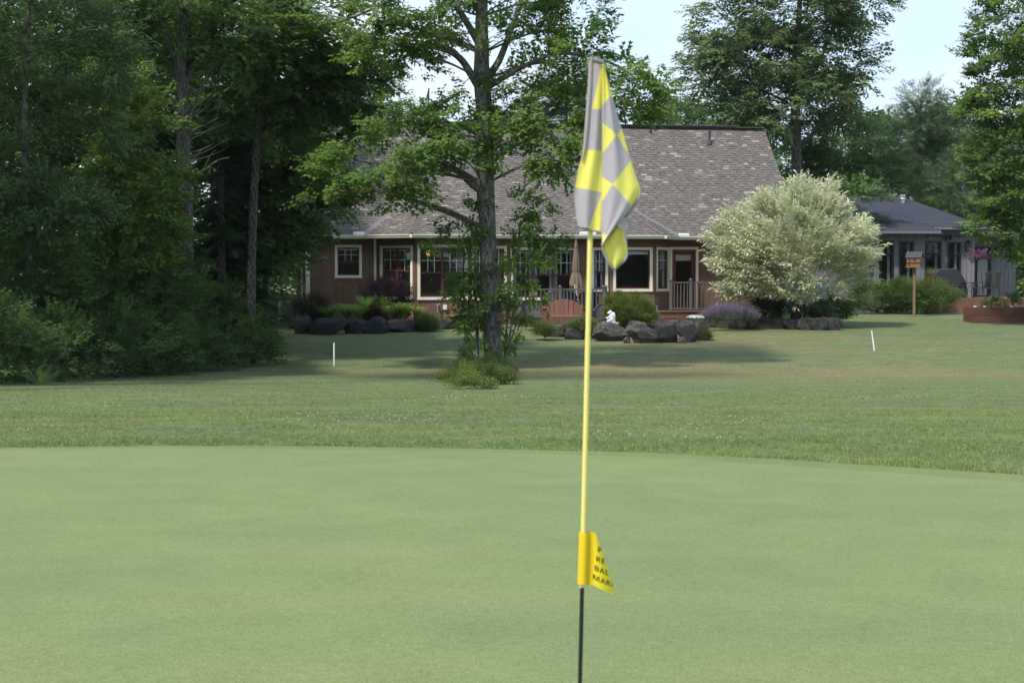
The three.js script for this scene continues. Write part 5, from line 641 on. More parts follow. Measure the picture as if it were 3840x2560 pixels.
bush('bronze_shrub', 'bronze-leaved dark shrub at the corner by the vent duct', 0, 0, 1.0, 0.85, [[0.06, 0.035, 0.02], [0.075, 0.05, 0.022], [0.05, 0.055, 0.02]], SPR.small, { at: at(1165, 56.3, 0.0), n: 90, size: 0.14, scale: 1.3, cat: 'shrub' });
bush('purple_shrub', 'dark purple-leaved barberry shrub in front of the bay side window', 0, 0, 1.65, 1.35, [[0.040, 0.018, 0.030], [0.050, 0.024, 0.036], [0.032, 0.020, 0.032]], SPR.small, { at: at(1450, 56.9, 0.05), n: 210, size: 0.18, scale: 1.4, cat: 'shrub', stems: 14 });
bush('red_leaf_plant', 'small dark red-leaved plant between the two grass clumps', 0, 0, 0.42, 0.5, [[0.05, 0.02, 0.018], [0.06, 0.03, 0.02]], SPR.small, { at: at(1398, 55.0, 0.0), n: 40, size: 0.09, cat: 'plant', stems: 4 });
bush('mounded_shrub', 'small rounded green shrub at the end of the shaded rock bed', 0, 0, 0.66, 0.46, [[0.11, 0.17, 0.03], [0.09, 0.14, 0.03]], SPR.small, { at: G(1594, 1242), n: 90, size: 0.1, cat: 'shrub' });
bush('gold_shrub', 'yellow-green rounded shrub above the big pinkish boulder', 0, 0, 1.45, 0.95, [[0.13, 0.19, 0.025], [0.16, 0.21, 0.03], [0.09, 0.15, 0.025], [0.19, 0.22, 0.04]], SPR.oval, { at: at(2366, 53.5, -0.04), n: 170, size: 0.15, scale: 0.8, cat: 'shrub' });
bush('gold_shrub', 'single upright leafy stem rising left of the yellow-green shrub', 0, 0, 0.4, 1.2, [[0.13, 0.19, 0.025], [0.16, 0.21, 0.03]], SPR.oval, { at: at(2302, 53.5, -0.04), n: 34, size: 0.1, scale: 0.75, cat: 'shrub', stems: 3 });
for (const [x, w, label] of [[2042, 0.5, 'creeping plant mound at the bench end of the round bed'], [2185, 0.8, 'low green ground plants below the solar lantern'], [2632, 0.3, 'grassy tuft in front of the end boulder']]) bush('ground_plant', label, 0, 0, w, 0.3, [[0.13, 0.18, 0.035], [0.17, 0.19, 0.06]], SPR.small, { at: x === 2632 ? G(2634, 1276) : at(x, x < 2100 ? 51.6 : 52.2, x < 2100 ? -0.3 : -0.1), n: 60, size: 0.09, cat: 'plant', stems: 2 });
// lavender
{ const b = at(2738, 55.4, 0.0), t = thing('lavender', 'purple flowering lavender mound beside the bird bath', 'lavender', b), fol = [], fl = []; for (let i = 0; i < 620; i++) { const a = R(0, 6.28), r = Math.sqrt(rnd()), x = Math.cos(a) * r * 1.0, z = Math.sin(a) * r * 0.55, hh = 0.42 * Math.sqrt(Math.max(0.05, 1 - r * r)) + 0.08; fol.push([V3(x * 0.9, hh * R(0.1, 0.7), z * 0.9), V3(x * 0.5, 1, z * 0.5 + gauss() * 0.3), R(0.7, 1.1), pick([[0.10, 0.14, 0.08], [0.08, 0.12, 0.06]])]); fl.push([V3(x, hh * R(0.8, 1.15), z), V3(x * 0.6 + gauss() * 0.2, 1, z * 0.6), R(0.6, 1.1), pick([[0.26, 0.22, 0.33], [0.31, 0.27, 0.38], [0.21, 0.18, 0.27]])]); } crown(t, SPR.small, LEAF, fol, 'foliage'); crown(t, SPR.small, LEAF, fl, 'flowers'); }
// hosta flower stems
[[2414, 1122, 53.5], [2462, 1154, 54], [2688, 1140, 55.6], [2700, 1146, 55.7]].forEach(([x, y, d], i) => { const b = at(x - 6, d, -0.05), e = P(x, y, d).sub(b), t = thing('hosta_flower', i < 2 ? 'slender stem with pale lilac bells before the brown wall' : 'pale lilac flower stem behind the lavender', 'flower', b, 0, i < 2 ? 'hosta stems by the wall' : 'hosta stems by the lavender'); mesh('stem', taper([V3(0, 0, 0), e.clone().multiplyScalar(0.6), e], [0.006, 0.005, 0.003], 5, 4), std(0.12, 0.2, 0.07), t); for (let k = 0; k < 5; k++) mesh('bell', new THREE.ConeGeometry(0.022, 0.06, 6).rotateZ(R(1.5, 4.5)).translate(e.x + R(-0.04, 0.04), e.y - k * 0.035 + 0.05, e.z), std(0.55, 0.48, 0.68, 0.8), t); });
// the dappled willow
{
  const b = at(2990, 56.8, 0.1), t = thing('dappled_willow', 'large cream-and-green variegated willow shrub hiding the corner of the brown house', 'shrub', b), list = [], k = SC(56.8), C = P(2985, 905, 56.8), pal = [[0.56, 0.58, 0.44], [0.62, 0.62, 0.50], [0.46, 0.51, 0.34], [0.66, 0.65, 0.54]];
  for (const [x, y, rx, ry, n, z = 0] of [[2975, 900, 210, 140, 190], [2830, 970, 125, 105, 78, -0.4], [3130, 940, 115, 105, 68, -0.2], [2960, 780, 110, 45, 34], [3060, 800, 90, 50, 30], [3100, 740, 22, 26, 5], [3010, 730, 30, 24, 6], [2890, 1060, 120, 55, 40, -0.6], [2770, 860, 70, 50, 18], [3200, 880, 60, 60, 12], [2730, 980, 50, 60, 12], [2720, 900, 45, 30, 6], [2990, 1080, 70, 50, 14, -0.9], [3160, 1030, 80, 40, 16, 0.2], [3230, 960, 40, 40, 5], [2850, 790, 40, 30, 6], [3160, 810, 45, 35, 6], [2800, 1080, 70, 40, 12, -0.5], [3080, 1100, 60, 40, 8, -0.6]]) { const c = P(x, y, 56.8 + z); clumps(list, c, V3(rx / k, ry / k, Math.min(rx / k, 2.0)), n, 7, pal, { base: b, size: 0.26, flat: 0.9, hub: V3(b.x, b.y + 0.8, b.z), droop: -0.25, shell: 0.55, scale: 0.95 }); }
  crown(t, SPR.willow, leafMat(0.35, 1), list, 'foliage');
  for (let i = 0; i < 30; i++) { const a = R(0, 6.28), r = R(0.3, 1.7), hh = R(1.1, 2.7) - r * 0.2, e = V3(Math.cos(a) * r, hh, Math.sin(a) * r * 0.7), s = V3(gauss() * 0.25, -0.1, gauss() * 0.2); mesh('stem', taper([s, s.clone().lerp(e, 0.45).add(V3(0, 0.25, 0)), e], [0.026, 0.016, 0.005], 6, 5), M.barkDark, t); }
}
bush('green_shrub', 'dark leafy low plants under the right side of the willow', 0, 0, 1.3, 0.75, PAL.mid, SPR.oval, { at: at(3110, 56.6, 0.02), n: 80, size: 0.14, cat: 'shrub' });
bush('green_shrub', 'dark strap-leaved plants at the left foot of the willow', 0, 0, 0.9, 0.6, PAL.dark, SPR.lance, { at: at(2870, 57, 0.08), n: 50, size: 0.12, cat: 'shrub' });
// wild plants round the maple
for (const [x, y, w, h, p, label] of [[1742, 1398, 0.34, 0.62, 'mid', 'tall bluish weed clump left of the maple foot'], [1700, 1432, 0.7, 0.24, 'young', 'yellow-green weeds at the outer left of the maple mound'], [1790, 1440, 0.8, 0.30, 'young', 'bright yellow-green ferny weeds in front of the maple foot'], [1860, 1440, 0.7, 0.28, 'mid', 'leafy weeds in front of the right side of the maple foot'], [1915, 1424, 0.6, 0.26, 'mid', 'weeds at the right edge of the maple mound'], [1840, 1418, 0.6, 0.34, 'mid', 'weeds against the maple trunk'], [1890, 1405, 0.45, 0.40, 'mid', 'taller weeds behind the right edge of the maple mound'], [1755, 1458, 0.7, 0.16, 'young', 'low yellowing ground plants at the front of the maple mound']]) bush('weed_clump', label, 0, 0, w, h, [...PAL[p], [0.15, 0.15, 0.05]], SPR.small, { at: G(1810 + (x - 1810) * 0.78, y), n: Math.round(16 + 40 * w * h), size: 0.07, scale: 1.1, cat: 'weeds', stems: 0, shell: 0.8, depth: w * 0.8 });

// ---------------------------------------------------------------- garden ornaments and furniture
{ // slatted loveseat bench
  const b = P(2118, 1218, 54.9); b.y = H(b.x, b.z) ; b.y = Math.max(b.y, P(2118, 1222, 54.9).y); const t = thing('garden_bench', 'red-brown slatted two-seat bench with an arched fan back', 'bench', b, Math.PI + 0.06), m = [wood(0.26, 0.115, 0.082), wood(0.24, 0.105, 0.076), wood(0.28, 0.125, 0.09)], W = 1.28;
  for (let i = 0; i < 8; i++) { const x = (i - 3.5) * 0.162, top = 0.94 - 0.20 * Math.pow(Math.abs(i - 3.5) / 3.5, 1.6); const o = mesh('back_slat', rbx(0.148, top - 0.36, 0.025, 0, (top - 0.36) / 2, 0, 0.01), m[i % 3], t); o.position.set(x, 0.36, 0.24); o.rotation.x = 0.16; o.rotation.z = -(i - 3.5) * 0.018; }
  for (let i = 0; i < 5; i++) mesh('seat_slat', rbx(W, 0.028, 0.095, 0, 0.36 - i * 0.008, 0.18 - i * 0.105 - 0.02, 0.008), m[i % 3], t); mesh('apron', bx(W, 0.11, 0.03, 0, 0.29, 0.25), m[1], t); mesh('front_apron', bx(W, 0.11, 0.03, 0, 0.27, -0.36), m[1], t);
  for (const s of [-1, 1]) { for (const z of [0.30, -0.40]) mesh('leg', bx(0.07, z > 0 ? 0.6 : 0.62, 0.07, s * (W / 2 + 0.05), 0.3, z), m[0], t); mesh('armrest', rbx(0.13, 0.03, 0.84, s * (W / 2 + 0.06), 0.62, -0.05, 0.012), m[2], t); }
}
function wickerChair(label, px, d, y, s, turn, col, group) { // rounded shell chair with arms
  const t = thing('patio_chair', label, 'chair', at(px, d, y), turn, group), m = std(...col, 0.75, { map: speck, bumpMap: speck, bumpScale: 0.01, side: THREE.DoubleSide }), pos = [], idx = [], uv = [], nu = 24, nv = 10;
  for (let j = 0; j <= nv; j++) for (let i = 0; i <= nu; i++) { const a = lerp(-0.35, Math.PI + 0.35, i / nu), f = j / nv, e = Math.abs(i / nu - 0.5) * 2, top = lerp(0.86, 0.62, smooth(e, 0.35, 0.9)), r = 0.29 + 0.05 * f; pos.push(Math.cos(a) * r, lerp(0.36, top, f), Math.sin(a) * r * 0.95); uv.push(i / 6, j / 6); } for (let j = 0; j < nv; j++) for (let i = 0; i < nu; i++) { const q = j * (nu + 1) + i, w = q + nu + 1; idx.push(q, q + 1, w, w, q + 1, w + 1); }
  const g = new THREE.BufferGeometry(); g.setAttribute('position', new THREE.Float32BufferAttribute(pos, 3)); g.setAttribute('uv', new THREE.Float32BufferAttribute(uv, 2)); g.setIndex(idx); g.computeVertexNormals(); mesh('shell_back', g, m, t); mesh('rim', tube(Array.from({ length: 13 }, (_, i) => { const a = lerp(-0.35, Math.PI + 0.35, i / 12), e = Math.abs(i / 12 - 0.5) * 2; return V3(Math.cos(a) * 0.34, lerp(0.86, 0.62, smooth(e, 0.35, 0.9)), Math.sin(a) * 0.323); }), 0.02, 36, 6), m, t);
  mesh('seat', cyl(0.31, 0.29, 0.07, 0, 0.37, 0, 20), m, t); for (const a of [0.6, 2.5, -0.6, -2.5]) mesh('leg', bar(V3(Math.cos(a) * 0.24, 0.36, Math.sin(a) * 0.24), V3(Math.cos(a) * 0.29, 0, Math.sin(a) * 0.29), 0.018), m, t); t.scale.setScalar(s); return t;
}
wickerChair('grey rounded wicker chair on the grass right of the slatted bench', 2262, 55.0, H(3.1, -55) + 0.02, 1.08, Math.PI - 0.5, [0.13, 0.12, 0.125]); wickerChair('grey rounded wicker chair left of the bench, half behind maple leaves', 1990, 55.2, H(0.6, -55.2) + 0.02, 1.08, Math.PI + 0.4, [0.13, 0.12, 0.125]);
const dv = (px, v) => { const [u] = hp(px, 1100, v); const p = HO.clone().addScaledVector(HU, u).addScaledVector(HV, v); p.y = D1; return p; };
[[2085, 2.1, 'grey'], [2128, 2.5, 'black'], [2208, 2.45, 'black']].forEach(([x, v, k]) => { const p = dv(x, v), t = wickerChair(k === 'grey' ? 'grey round-backed chair on the low deck below the triple window' : 'black round-backed chair on the low deck behind the baluster railing', 0, 50, 0, 1.0, R(-0.4, 0.4), k === 'grey' ? [0.12, 0.11, 0.115] : [0.014, 0.013, 0.014], k === 'grey' ? null : 'black deck chairs'); t.position.copy(p); });
{ // patio table on the low deck with the furled umbrella through it
  const p = dv(2160, 2.0), t = thing('patio_table', 'round black patio table on the low deck under the furled umbrella', 'table', p); mesh('table_top', cyl(0.48, 0.48, 0.03, 0, 0.71, 0, 28), M.black, t); for (let i = 0; i < 4; i++) { const a = i * 1.57 + 0.78; mesh('leg', bar(V3(Math.cos(a) * 0.36, 0.7, Math.sin(a) * 0.36), V3(Math.cos(a) * 0.42, 0, Math.sin(a) * 0.42), 0.018), M.black, t); }
  const u = thing('patio_umbrella', 'furled taupe patio umbrella standing before the triple window', 'umbrella', p), hy = y => P(2145, y, -p.z).y - p.y, m = std(0.20, 0.145, 0.105, 0.9, { side: THREE.DoubleSide }), pr = [[900, 0.03], [912, 0.05], [940, 0.075], [980, 0.115], [1010, 0.125], [1016, 0.10], [1030, 0.15], [1058, 0.20], [1068, 0.205]], pos = [], idx = [], nu = 32;
  pr.forEach(([y, r], j) => { for (let i = 0; i <= nu; i++) { const a = i / nu * 6.2832, f = 1 + 0.20 * Math.cos(a * 8 + j * 0.3) * Math.min(1, j / 3) + (j > 6 ? 0.12 * Math.sin(a * 3) : 0); pos.push(Math.cos(a) * r * f, hy(y) + (j === pr.length - 1 ? 0.07 * Math.cos(a * 4) : 0), Math.sin(a) * r * f); } }); for (let j = 0; j < pr.length - 1; j++) for (let i = 0; i < nu; i++) { const q = j * (nu + 1) + i, w = q + nu + 1; idx.push(q, q + 1, w, w, q + 1, w + 1); }
  const g = new THREE.BufferGeometry(); g.setAttribute('position', new THREE.Float32BufferAttribute(pos, 3)); g.setIndex(idx); g.computeVertexNormals(); mesh('canopy', g, m, u); mesh('pole', cyl(0.02, 0.02, hy(900) + 0.06, 0, (hy(900) + 0.06) / 2, 0), M.grey, u); mesh('finial', new THREE.SphereGeometry(0.03, 10, 8).translate(0, hy(900) + 0.06, 0), M.grey, u); mesh('tie_strap', new THREE.TorusGeometry(0.115, 0.014, 6, 24).rotateX(Math.PI / 2).translate(0, hy(1015), 0), m, u); mesh('base', cyl(0.24, 0.26, 0.06, 0, 0.03, 0, 20), M.black, u);
}
{ // white statue on a stone slab
  const y0 = P(2292, 1215, 51.9).y, b = at(2290, 51.9, y0 - 0.10), s = thing('stone_slab', 'pale stone slab table carrying the white statue', 'slab', b); mesh('slab_top', rbx(0.52, 0.06, 0.34, 0, 0.13, 0, 0.02), std(0.55, 0.54, 0.5, 0.9, { map: speck }), s); for (const x of [-0.17, 0.17]) mesh('foot', bx(0.1, 0.2, 0.22, x, 0.0, 0), M.stone, s);
  const t = thing('garden_statue', 'small white garden statue, a hunched seated figure on the stone slab', 'statue', b.clone().add(V3(0, 0.16, 0))), m = std(0.74, 0.76, 0.74, 0.8), sp = (x, y, z, a, c, e) => new THREE.SphereGeometry(1, 18, 14).scale(a, c, e).translate(x, y, z);
  mesh('body', merge([sp(0.02, 0.10, 0, 0.115, 0.12, 0.10), sp(0.06, 0.20, 0, 0.105, 0.13, 0.085), bar(V3(-0.02, 0.20, 0.06), V3(-0.12, 0.12, 0.08), 0.03, 10), bar(V3(-0.12, 0.12, 0.08), V3(-0.15, 0.17, 0.08), 0.02, 8), bar(V3(-0.02, 0.06, 0.08), V3(-0.12, 0.03, 0.09), 0.035, 10)]), m, t); mesh('head', merge([sp(-0.01, 0.31, 0.01, 0.075, 0.06, 0.065), sp(-0.07, 0.30, 0.02, 0.04, 0.03, 0.04), sp(-0.02, 0.365, 0.035, 0.018, 0.02, 0.018), sp(0.01, 0.37, -0.02, 0.018, 0.02, 0.018)]), m, t); mesh('cape', new THREE.ConeGeometry(0.14, 0.34, 16, 3).scale(0.85, 1, 0.7).rotateZ(-0.25).translate(0.09, 0.18, -0.03), m, t);
}
{ // fox figurine
  const b0 = P(1540, 1203, 53.9), t = thing('fox_figurine', 'small seated reddish fox figurine on the long flat-topped boulder', 'figurine', b0.clone().add(V3(0, -0.005, -0.1))), m = std(0.30, 0.13, 0.075, 0.8), w = std(0.6, 0.55, 0.5, 0.8), sp = (x, y, z, a, c, e) => new THREE.SphereGeometry(1, 16, 12).scale(a, c, e).translate(x, y, z);
  mesh('body', merge([sp(-0.03, 0.075, 0, 0.085, 0.08, 0.07), sp(0.01, 0.14, 0, 0.055, 0.09, 0.052), bar(V3(0.04, 0.13, 0.03), V3(0.06, 0.0, 0.035), 0.018, 8), bar(V3(0.04, 0.13, -0.03), V3(0.06, 0.0, -0.035), 0.018, 8)]), m, t); mesh('head', merge([sp(0.035, 0.25, 0, 0.05, 0.045, 0.045), new THREE.ConeGeometry(0.028, 0.075, 10).rotateZ(-1.75).translate(0.095, 0.245, 0)]), m, t); for (const z of [-0.028, 0.028]) mesh('ear', new THREE.ConeGeometry(0.02, 0.06, 8).translate(0.015, 0.305, z), w, t); mesh('chest', sp(0.045, 0.16, 0, 0.035, 0.07, 0.04), w, t); mesh('tail', taper([V3(-0.09, 0.02, 0), V3(-0.14, 0.04, 0.05), V3(-0.10, 0.03, 0.11)], [0.025, 0.035, 0.008], 8, 5), m, t);
}
{ // bird bath and solar lanterns
  const b = at(2609, 52.6, P(2609, 1215, 52.6).y - 0.1), t = thing('bird_bath', 'low pale stone bird bath with a scalloped bowl above the lichen-speckled boulder', 'bird bath', b), m = std(0.42, 0.43, 0.41, 0.9, { map: speck }); const pos = []; const g = new THREE.LatheGeometry([[0.04, 0.20], [0.12, 0.22], [0.22, 0.27], [0.30, 0.30], [0.31, 0.315], [0.28, 0.34], [0.16, 0.395], [0.0, 0.405]].map(q => new THREE.Vector2(...q)), 48), p = g.attributes.position; for (let i = 0; i < p.count; i++) { const a = Math.atan2(p.getZ(i), p.getX(i)), r = Math.hypot(p.getX(i), p.getZ(i)); if (r > 0.2) p.setY(i, p.getY(i) + 0.014 * Math.cos(a * 12)); } g.computeVertexNormals(); mesh('bowl', g, m, t); mesh('pedestal', new THREE.LatheGeometry([[0.13, 0], [0.12, 0.04], [0.075, 0.08], [0.065, 0.15], [0.09, 0.22]].map(q => new THREE.Vector2(...q)), 20), m, t);
  for (const [x, y, d, label] of [[2180, 1214, 52.0, 'small dark solar lantern before the grey wicker chair'], [2483, 1214, 52.7, 'small dark solar lantern right of the yellow-green shrub'], [2581, 1212, 52.4, 'small dark solar lantern beside the bird bath']]) { const bb = at(x, d, P(x, y, d).y - 0.05), l = thing('solar_lantern', label, 'lantern', bb), k = std(0.03, 0.03, 0.032, 0.5); mesh('stake', cyl(0.009, 0.009, 0.16, 0, 0.06, 0, 8), k, l); mesh('lamp_body', cyl(0.05, 0.03, 0.09, 0, 0.17, 0, 6), std(0.12, 0.12, 0.12, 0.3), l); mesh('roof', new THREE.ConeGeometry(0.085, 0.05, 6).translate(0, 0.24, 0), k, l); }
}
// ---------------------------------------------------------------- grey neighbouring house
{
  const d0 = 70, O = P(3265, 1040, d0); O.y = 0; const n = thing('grey_house', 'grey board-sided neighbouring house with a dark slate-coloured hip roof', 'house', O), U = (px, d = d0) => P(px, 1040, d).x - O.x, Y = (py, d = d0) => P(3500, py, d).y, Z = d => d0 - d;
  const gm = [0.185, 0.18, 0.182].map(q => q), bm = [wood(0.25, 0.25, 0.265), wood(0.235, 0.235, 0.25), wood(0.265, 0.265, 0.28)], frame = std(0.010, 0.010, 0.013, 0.5), roofM = std(0.048, 0.052, 0.075, 0.9, { map: speck });
  const wb = -0.2;
  // a flat wall with openings, board by board
  const wall = (x0, x1, d, top, opens) => { const g = new THREE.Group(); g.name = 'wall'; n.add(g); g.position.z = Z(d); const s = new THREE.Shape([[x0, wb], [x1, wb], [x1, top], [x0, top]].map(q => new THREE.Vector2(...q))); for (const [a, b, c, e] of opens) s.holes.push(new THREE.Path([[a, c], [a, e], [b, e], [b, c]].map(q => new THREE.Vector2(...q)))); const eg = new THREE.ExtrudeGeometry(s, { depth: 0.1, bevelEnabled: false }); eg.translate(0, 0, -0.11); mesh('wall_panel', eg, bm[1], g);
    const cuts = new Set([x0, x1]); for (let q = x0 + 0.19; q < x1 - 0.04; q += 0.19) cuts.add(q); opens.forEach(o => { cuts.add(o[0]); cuts.add(o[1]); }); const cs = [...cuts].sort((a, b) => a - b); for (let i = 0; i < cs.length - 1; i++) { const a = cs[i], b = cs[i + 1], m = (a + b) / 2; if (b - a < 0.012) continue; let sp = [[wb, top]]; for (const o of opens) if (m > o[0] && m < o[1]) sp = sp.flatMap(([p, q]) => [[p, o[2]], [o[3], q]].filter(r => r[1] - r[0] > 0.02)); for (const [p, q] of sp) box('board', bm[i % 3], g, b - a - 0.012, q - p, 0.018, m, (p + q) / 2, 0.006 + (i % 2) * 0.003); }
    for (const [a, b, c, e, kind] of opens) { if (kind === 'gap') continue; const w = new THREE.Group(); w.name = kind === 'door' ? 'door' : 'window'; g.add(w); const f = 0.07, W = b - a, T = e - c; w.position.set(a, c, 0); const gs = [bx(f, T, 0.08, f / 2, T / 2, 0), bx(f, T, 0.08, W - f / 2, T / 2, 0), bx(W - 2 * f, f, 0.08, W / 2, f / 2, 0), bx(W - 2 * f, f, 0.08, W / 2, T - f / 2, 0)]; if (kind !== 'plain') gs.push(bx(W - 2 * f, f, 0.07, W / 2, T * (kind === 'door' ? 0.79 : 0.72), 0)); mesh('frame', merge(gs), frame, w);
      mesh('pane', bx(W - f, T - f, 0.008, W / 2, T / 2, -0.03), M.glass, w); if (kind === 'door') mesh('blind', bx(W - 0.26, T * 0.74, 0.02, W / 2 + 0.02, T * 0.39, -0.09), std(0.42, 0.42, 0.44, 0.8), w); else { mesh('curtain', bx(0.11, T - 0.16, 0.04, W - 0.19, T / 2, -0.16), std(0.25, 0.25, 0.27, 0.9), w); if (kind !== 'plain') mesh('glazing_bar', bx(W - 2 * f, 0.014, 0.01, W / 2, T * 0.86, -0.02), frame, w); } }
    return g; };
  const op = (x0, x1, y0, y1, d, k) => [U(x0, d), U(x1, d), Y(y1, d), Y(y0, d), k], dA = 69.4, dB = 70.2, dC = 71.6;
  const topA = Y(872, dA), topB = Y(858, dB), topC = Y(876, dC);
  wall(U(2860, dA), U(3466, dA), dA, topA, [op(3217, 3276, 994, 1082, dA, 'plain'), op(3297, 3352, 902, 1078, dA), op(3372, 3427, 904, 1078, dA)]);
  wall(U(3464, dB), U(3656, dB), dB, topB, [op(3467, 3531, 905, 1075, dB), op(3553, 3604, 907, 1075, dB)]);
  wall(U(3640, dC), U(3810, dC), dC, topC, [op(3656, 3717, 926, 1113, dC, 'door')]);
  box('return_wall', bm[1], n, 0.06, topA - wb, dB - dA + 0.2, U(3466, dA), (topA + wb) / 2, Z((dA + dB) / 2 + 0.1)); box('return_wall', bm[1], n, 0.06, topB - wb, dC - dB, U(3656, dB) - 0.03, (topB + wb) / 2, Z((dB + dC) / 2));
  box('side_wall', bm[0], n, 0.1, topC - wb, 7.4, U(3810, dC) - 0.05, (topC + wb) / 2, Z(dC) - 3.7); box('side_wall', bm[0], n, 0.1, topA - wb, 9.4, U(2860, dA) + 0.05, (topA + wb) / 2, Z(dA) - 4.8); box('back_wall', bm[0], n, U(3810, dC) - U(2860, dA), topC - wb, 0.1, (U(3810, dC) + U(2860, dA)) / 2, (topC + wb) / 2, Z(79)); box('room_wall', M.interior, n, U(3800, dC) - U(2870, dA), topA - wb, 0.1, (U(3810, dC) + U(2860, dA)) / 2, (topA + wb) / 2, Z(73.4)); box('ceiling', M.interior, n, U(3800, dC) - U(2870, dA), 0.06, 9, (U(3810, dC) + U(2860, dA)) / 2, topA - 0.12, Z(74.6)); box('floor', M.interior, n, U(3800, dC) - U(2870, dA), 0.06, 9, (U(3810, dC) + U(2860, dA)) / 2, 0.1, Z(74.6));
  // roofs: main hip with an apex ridge, a projecting hip in front at the left
  const R1 = (pts, nm = 'roof') => { const p = pts.map(q => V3(...q)), c = p.reduce((a, q) => a.add(q), V3(0, 0, 0)).multiplyScalar(1 / p.length), ord = p[1].clone().sub(p[0]).cross(p[2].clone().sub(p[0])).y < 0 ? p.reverse() : p; mesh(nm, slab(ord, 0.08), roofM, n);
    const o = ord; const a = o[0], sdir = o[1].clone().sub(a).normalize(), nn = sdir.clone().cross(o.at(-1).clone().sub(a)).normalize(), tt = nn.clone().cross(sdir), q = o.map(v => { const r = v.clone().sub(a); return [r.dot(sdir), r.dot(tt)]; }), top = Math.max(...q.map(v => v[1])), gs = []; for (let y = 0.0; y < top - 0.1; y += 0.145) { const ym = y + 0.07, xs = []; for (let i = 0; i < q.length; i++) { const v = q[i], w = q[(i + 1) % q.length]; if ((v[1] - ym) * (w[1] - ym) < 0) xs.push(v[0] + (w[0] - v[0]) * (ym - v[1]) / (w[1] - v[1])); } if (xs.length < 2) continue; const x0 = Math.min(...xs), x1 = Math.max(...xs), P3 = (x, yy, z) => a.clone().addScaledVector(sdir, x).addScaledVector(tt, yy).addScaledVector(nn, z); const g = merge([poly([P3(x0, y, 0.018), P3(x1, y, 0.018), P3(x1, y + 0.15, 0.005), P3(x0, y + 0.15, 0.005)]), poly([P3(x0, y, 0), P3(x1, y, 0), P3(x1, y, 0.018), P3(x0, y, 0.018)])]); mesh('shingle_course', g, rc[Math.floor(rnd() * 3)], n); } };
  const rc = [std(0.054, 0.059, 0.086, 0.92, { map: speck }), std(0.048, 0.053, 0.078, 0.92, { map: speck }), std(0.060, 0.065, 0.092, 0.92, { map: speck })];
  const eB = Y(850, dB - 0.5), xl = U(2830, dB - 0.5), xr = U(3800, 71), xm = U(3672, dB - 0.5), zf = Z(dB - 0.5), zb = Z(79.5), ap = Y(738, 74.6), ax0 = U(3040, 74.6), ax1 = U(3380, 74.6), az = Z(74.6);
  R1([[xl, eB, zf], [xm + 0.35, eB, zf], [ax1, ap, az], [ax0, ap, az]]); R1([[xm + 0.35, eB, zf], [xm + 0.35, eB, zb], [ax1, ap, az]]); R1([[xm + 0.35, eB, zb], [xl, eB, zb], [ax0, ap, az], [ax1, ap, az]]); R1([[xl, eB, zb], [xl, eB, zf], [ax0, ap, az]]);
  const eA = Y(864, dA - 0.6), a0 = U(2830, dA - 0.6), a1 = U(3528, dA - 0.6), za = Z(dA - 0.6), hA = Y(795, 71.6), zA = Z(71.6);
  R1([[a0, eA, za], [a1, eA, za], [U(3340, 71.6), hA, zA], [a0, hA, zA]]); R1([[a1, eA, za], [a1 - 0.2, eA, zA], [U(3340, 71.6), hA, zA]]);
  const eC = Y(868, dC - 0.4); R1([[xm, eC, Z(dC - 0.5)], [U(3830, dC - 0.5), eC, Z(dC - 0.5)], [U(3760, 75), Y(848, 75), Z(75)], [xm, Y(848, 75), Z(75)]]);
  const gt = std(0.16, 0.16, 0.175, 0.5); mesh('gutter', bx(a1 - a0, 0.12, 0.12, (a0 + a1) / 2, eA - 0.07, za + 0.05), gt, n); mesh('gutter', bx(xm + 0.3 - U(3470, dB), 0.11, 0.12, (xm + 0.3 + U(3470, dB)) / 2, eB - 0.065, zf + 0.05), gt, n); mesh('gutter', bx(U(3830, dC) - xm, 0.11, 0.11, (U(3830, dC) + xm) / 2, eC - 0.06, Z(dC - 0.6)), gt, n);
  mesh('soffit', bx(a1 - a0, 0.03, 1.0, (a0 + a1) / 2, topA + 0.02, Z(dA - 0.1)), std(0.10, 0.10, 0.105, 0.8), n); mesh('soffit', bx(xm - U(3466, dB), 0.03, 1.0, (xm + U(3466, dB)) / 2, topB + 0.02, Z(dB - 0.05)), std(0.10, 0.10, 0.105, 0.8), n);
  const fl = new THREE.Group(); fl.name = 'flue'; n.add(fl); fl.position.set(U(3384, 73.6), Y(768, 73.6), Z(73.6)); mesh('pipe', cyl(0.09, 0.10, 0.36, 0, 0.16, 0, 16), M.steel, fl); mesh('cap', cyl(0.13, 0.13, 0.10, 0, 0.42, 0, 16), M.steel, fl); mesh('collar', cyl(0.12, 0.14, 0.06, 0, 0.30, 0, 16), M.steel, fl);
  const lan = (px, py, d, w, h, nm) => { const g = new THREE.Group(); g.name = nm; n.add(g); g.position.set(U(px, d), Y(py, d), Z(d) + 0.16); mesh('cage', merge([bx(w, 0.04, w, 0, h / 2, 0), bx(w * 0.9, 0.03, w * 0.9, 0, -h / 2, 0), ...[-1, 0, 1].flatMap(i => [bx(0.015, h, 0.015, i * w * 0.4, 0, w * 0.4), bx(0.015, h, 0.015, i * w * 0.4, 0, -w * 0.4)]), new THREE.ConeGeometry(w * 0.6, 0.1, 4).rotateY(0.785).translate(0, h / 2 + 0.06, 0)]), frame, g); mesh('glass', bx(w * 0.6, h * 0.85, w * 0.6, 0, 0, 0), std(0.08, 0.08, 0.09, 0.2), g); };
  lan(3628, 924, dB, 0.24, 0.36, 'wall_lantern'); lan(3738, 948, dC, 0.24, 0.34, 'wall_lantern');
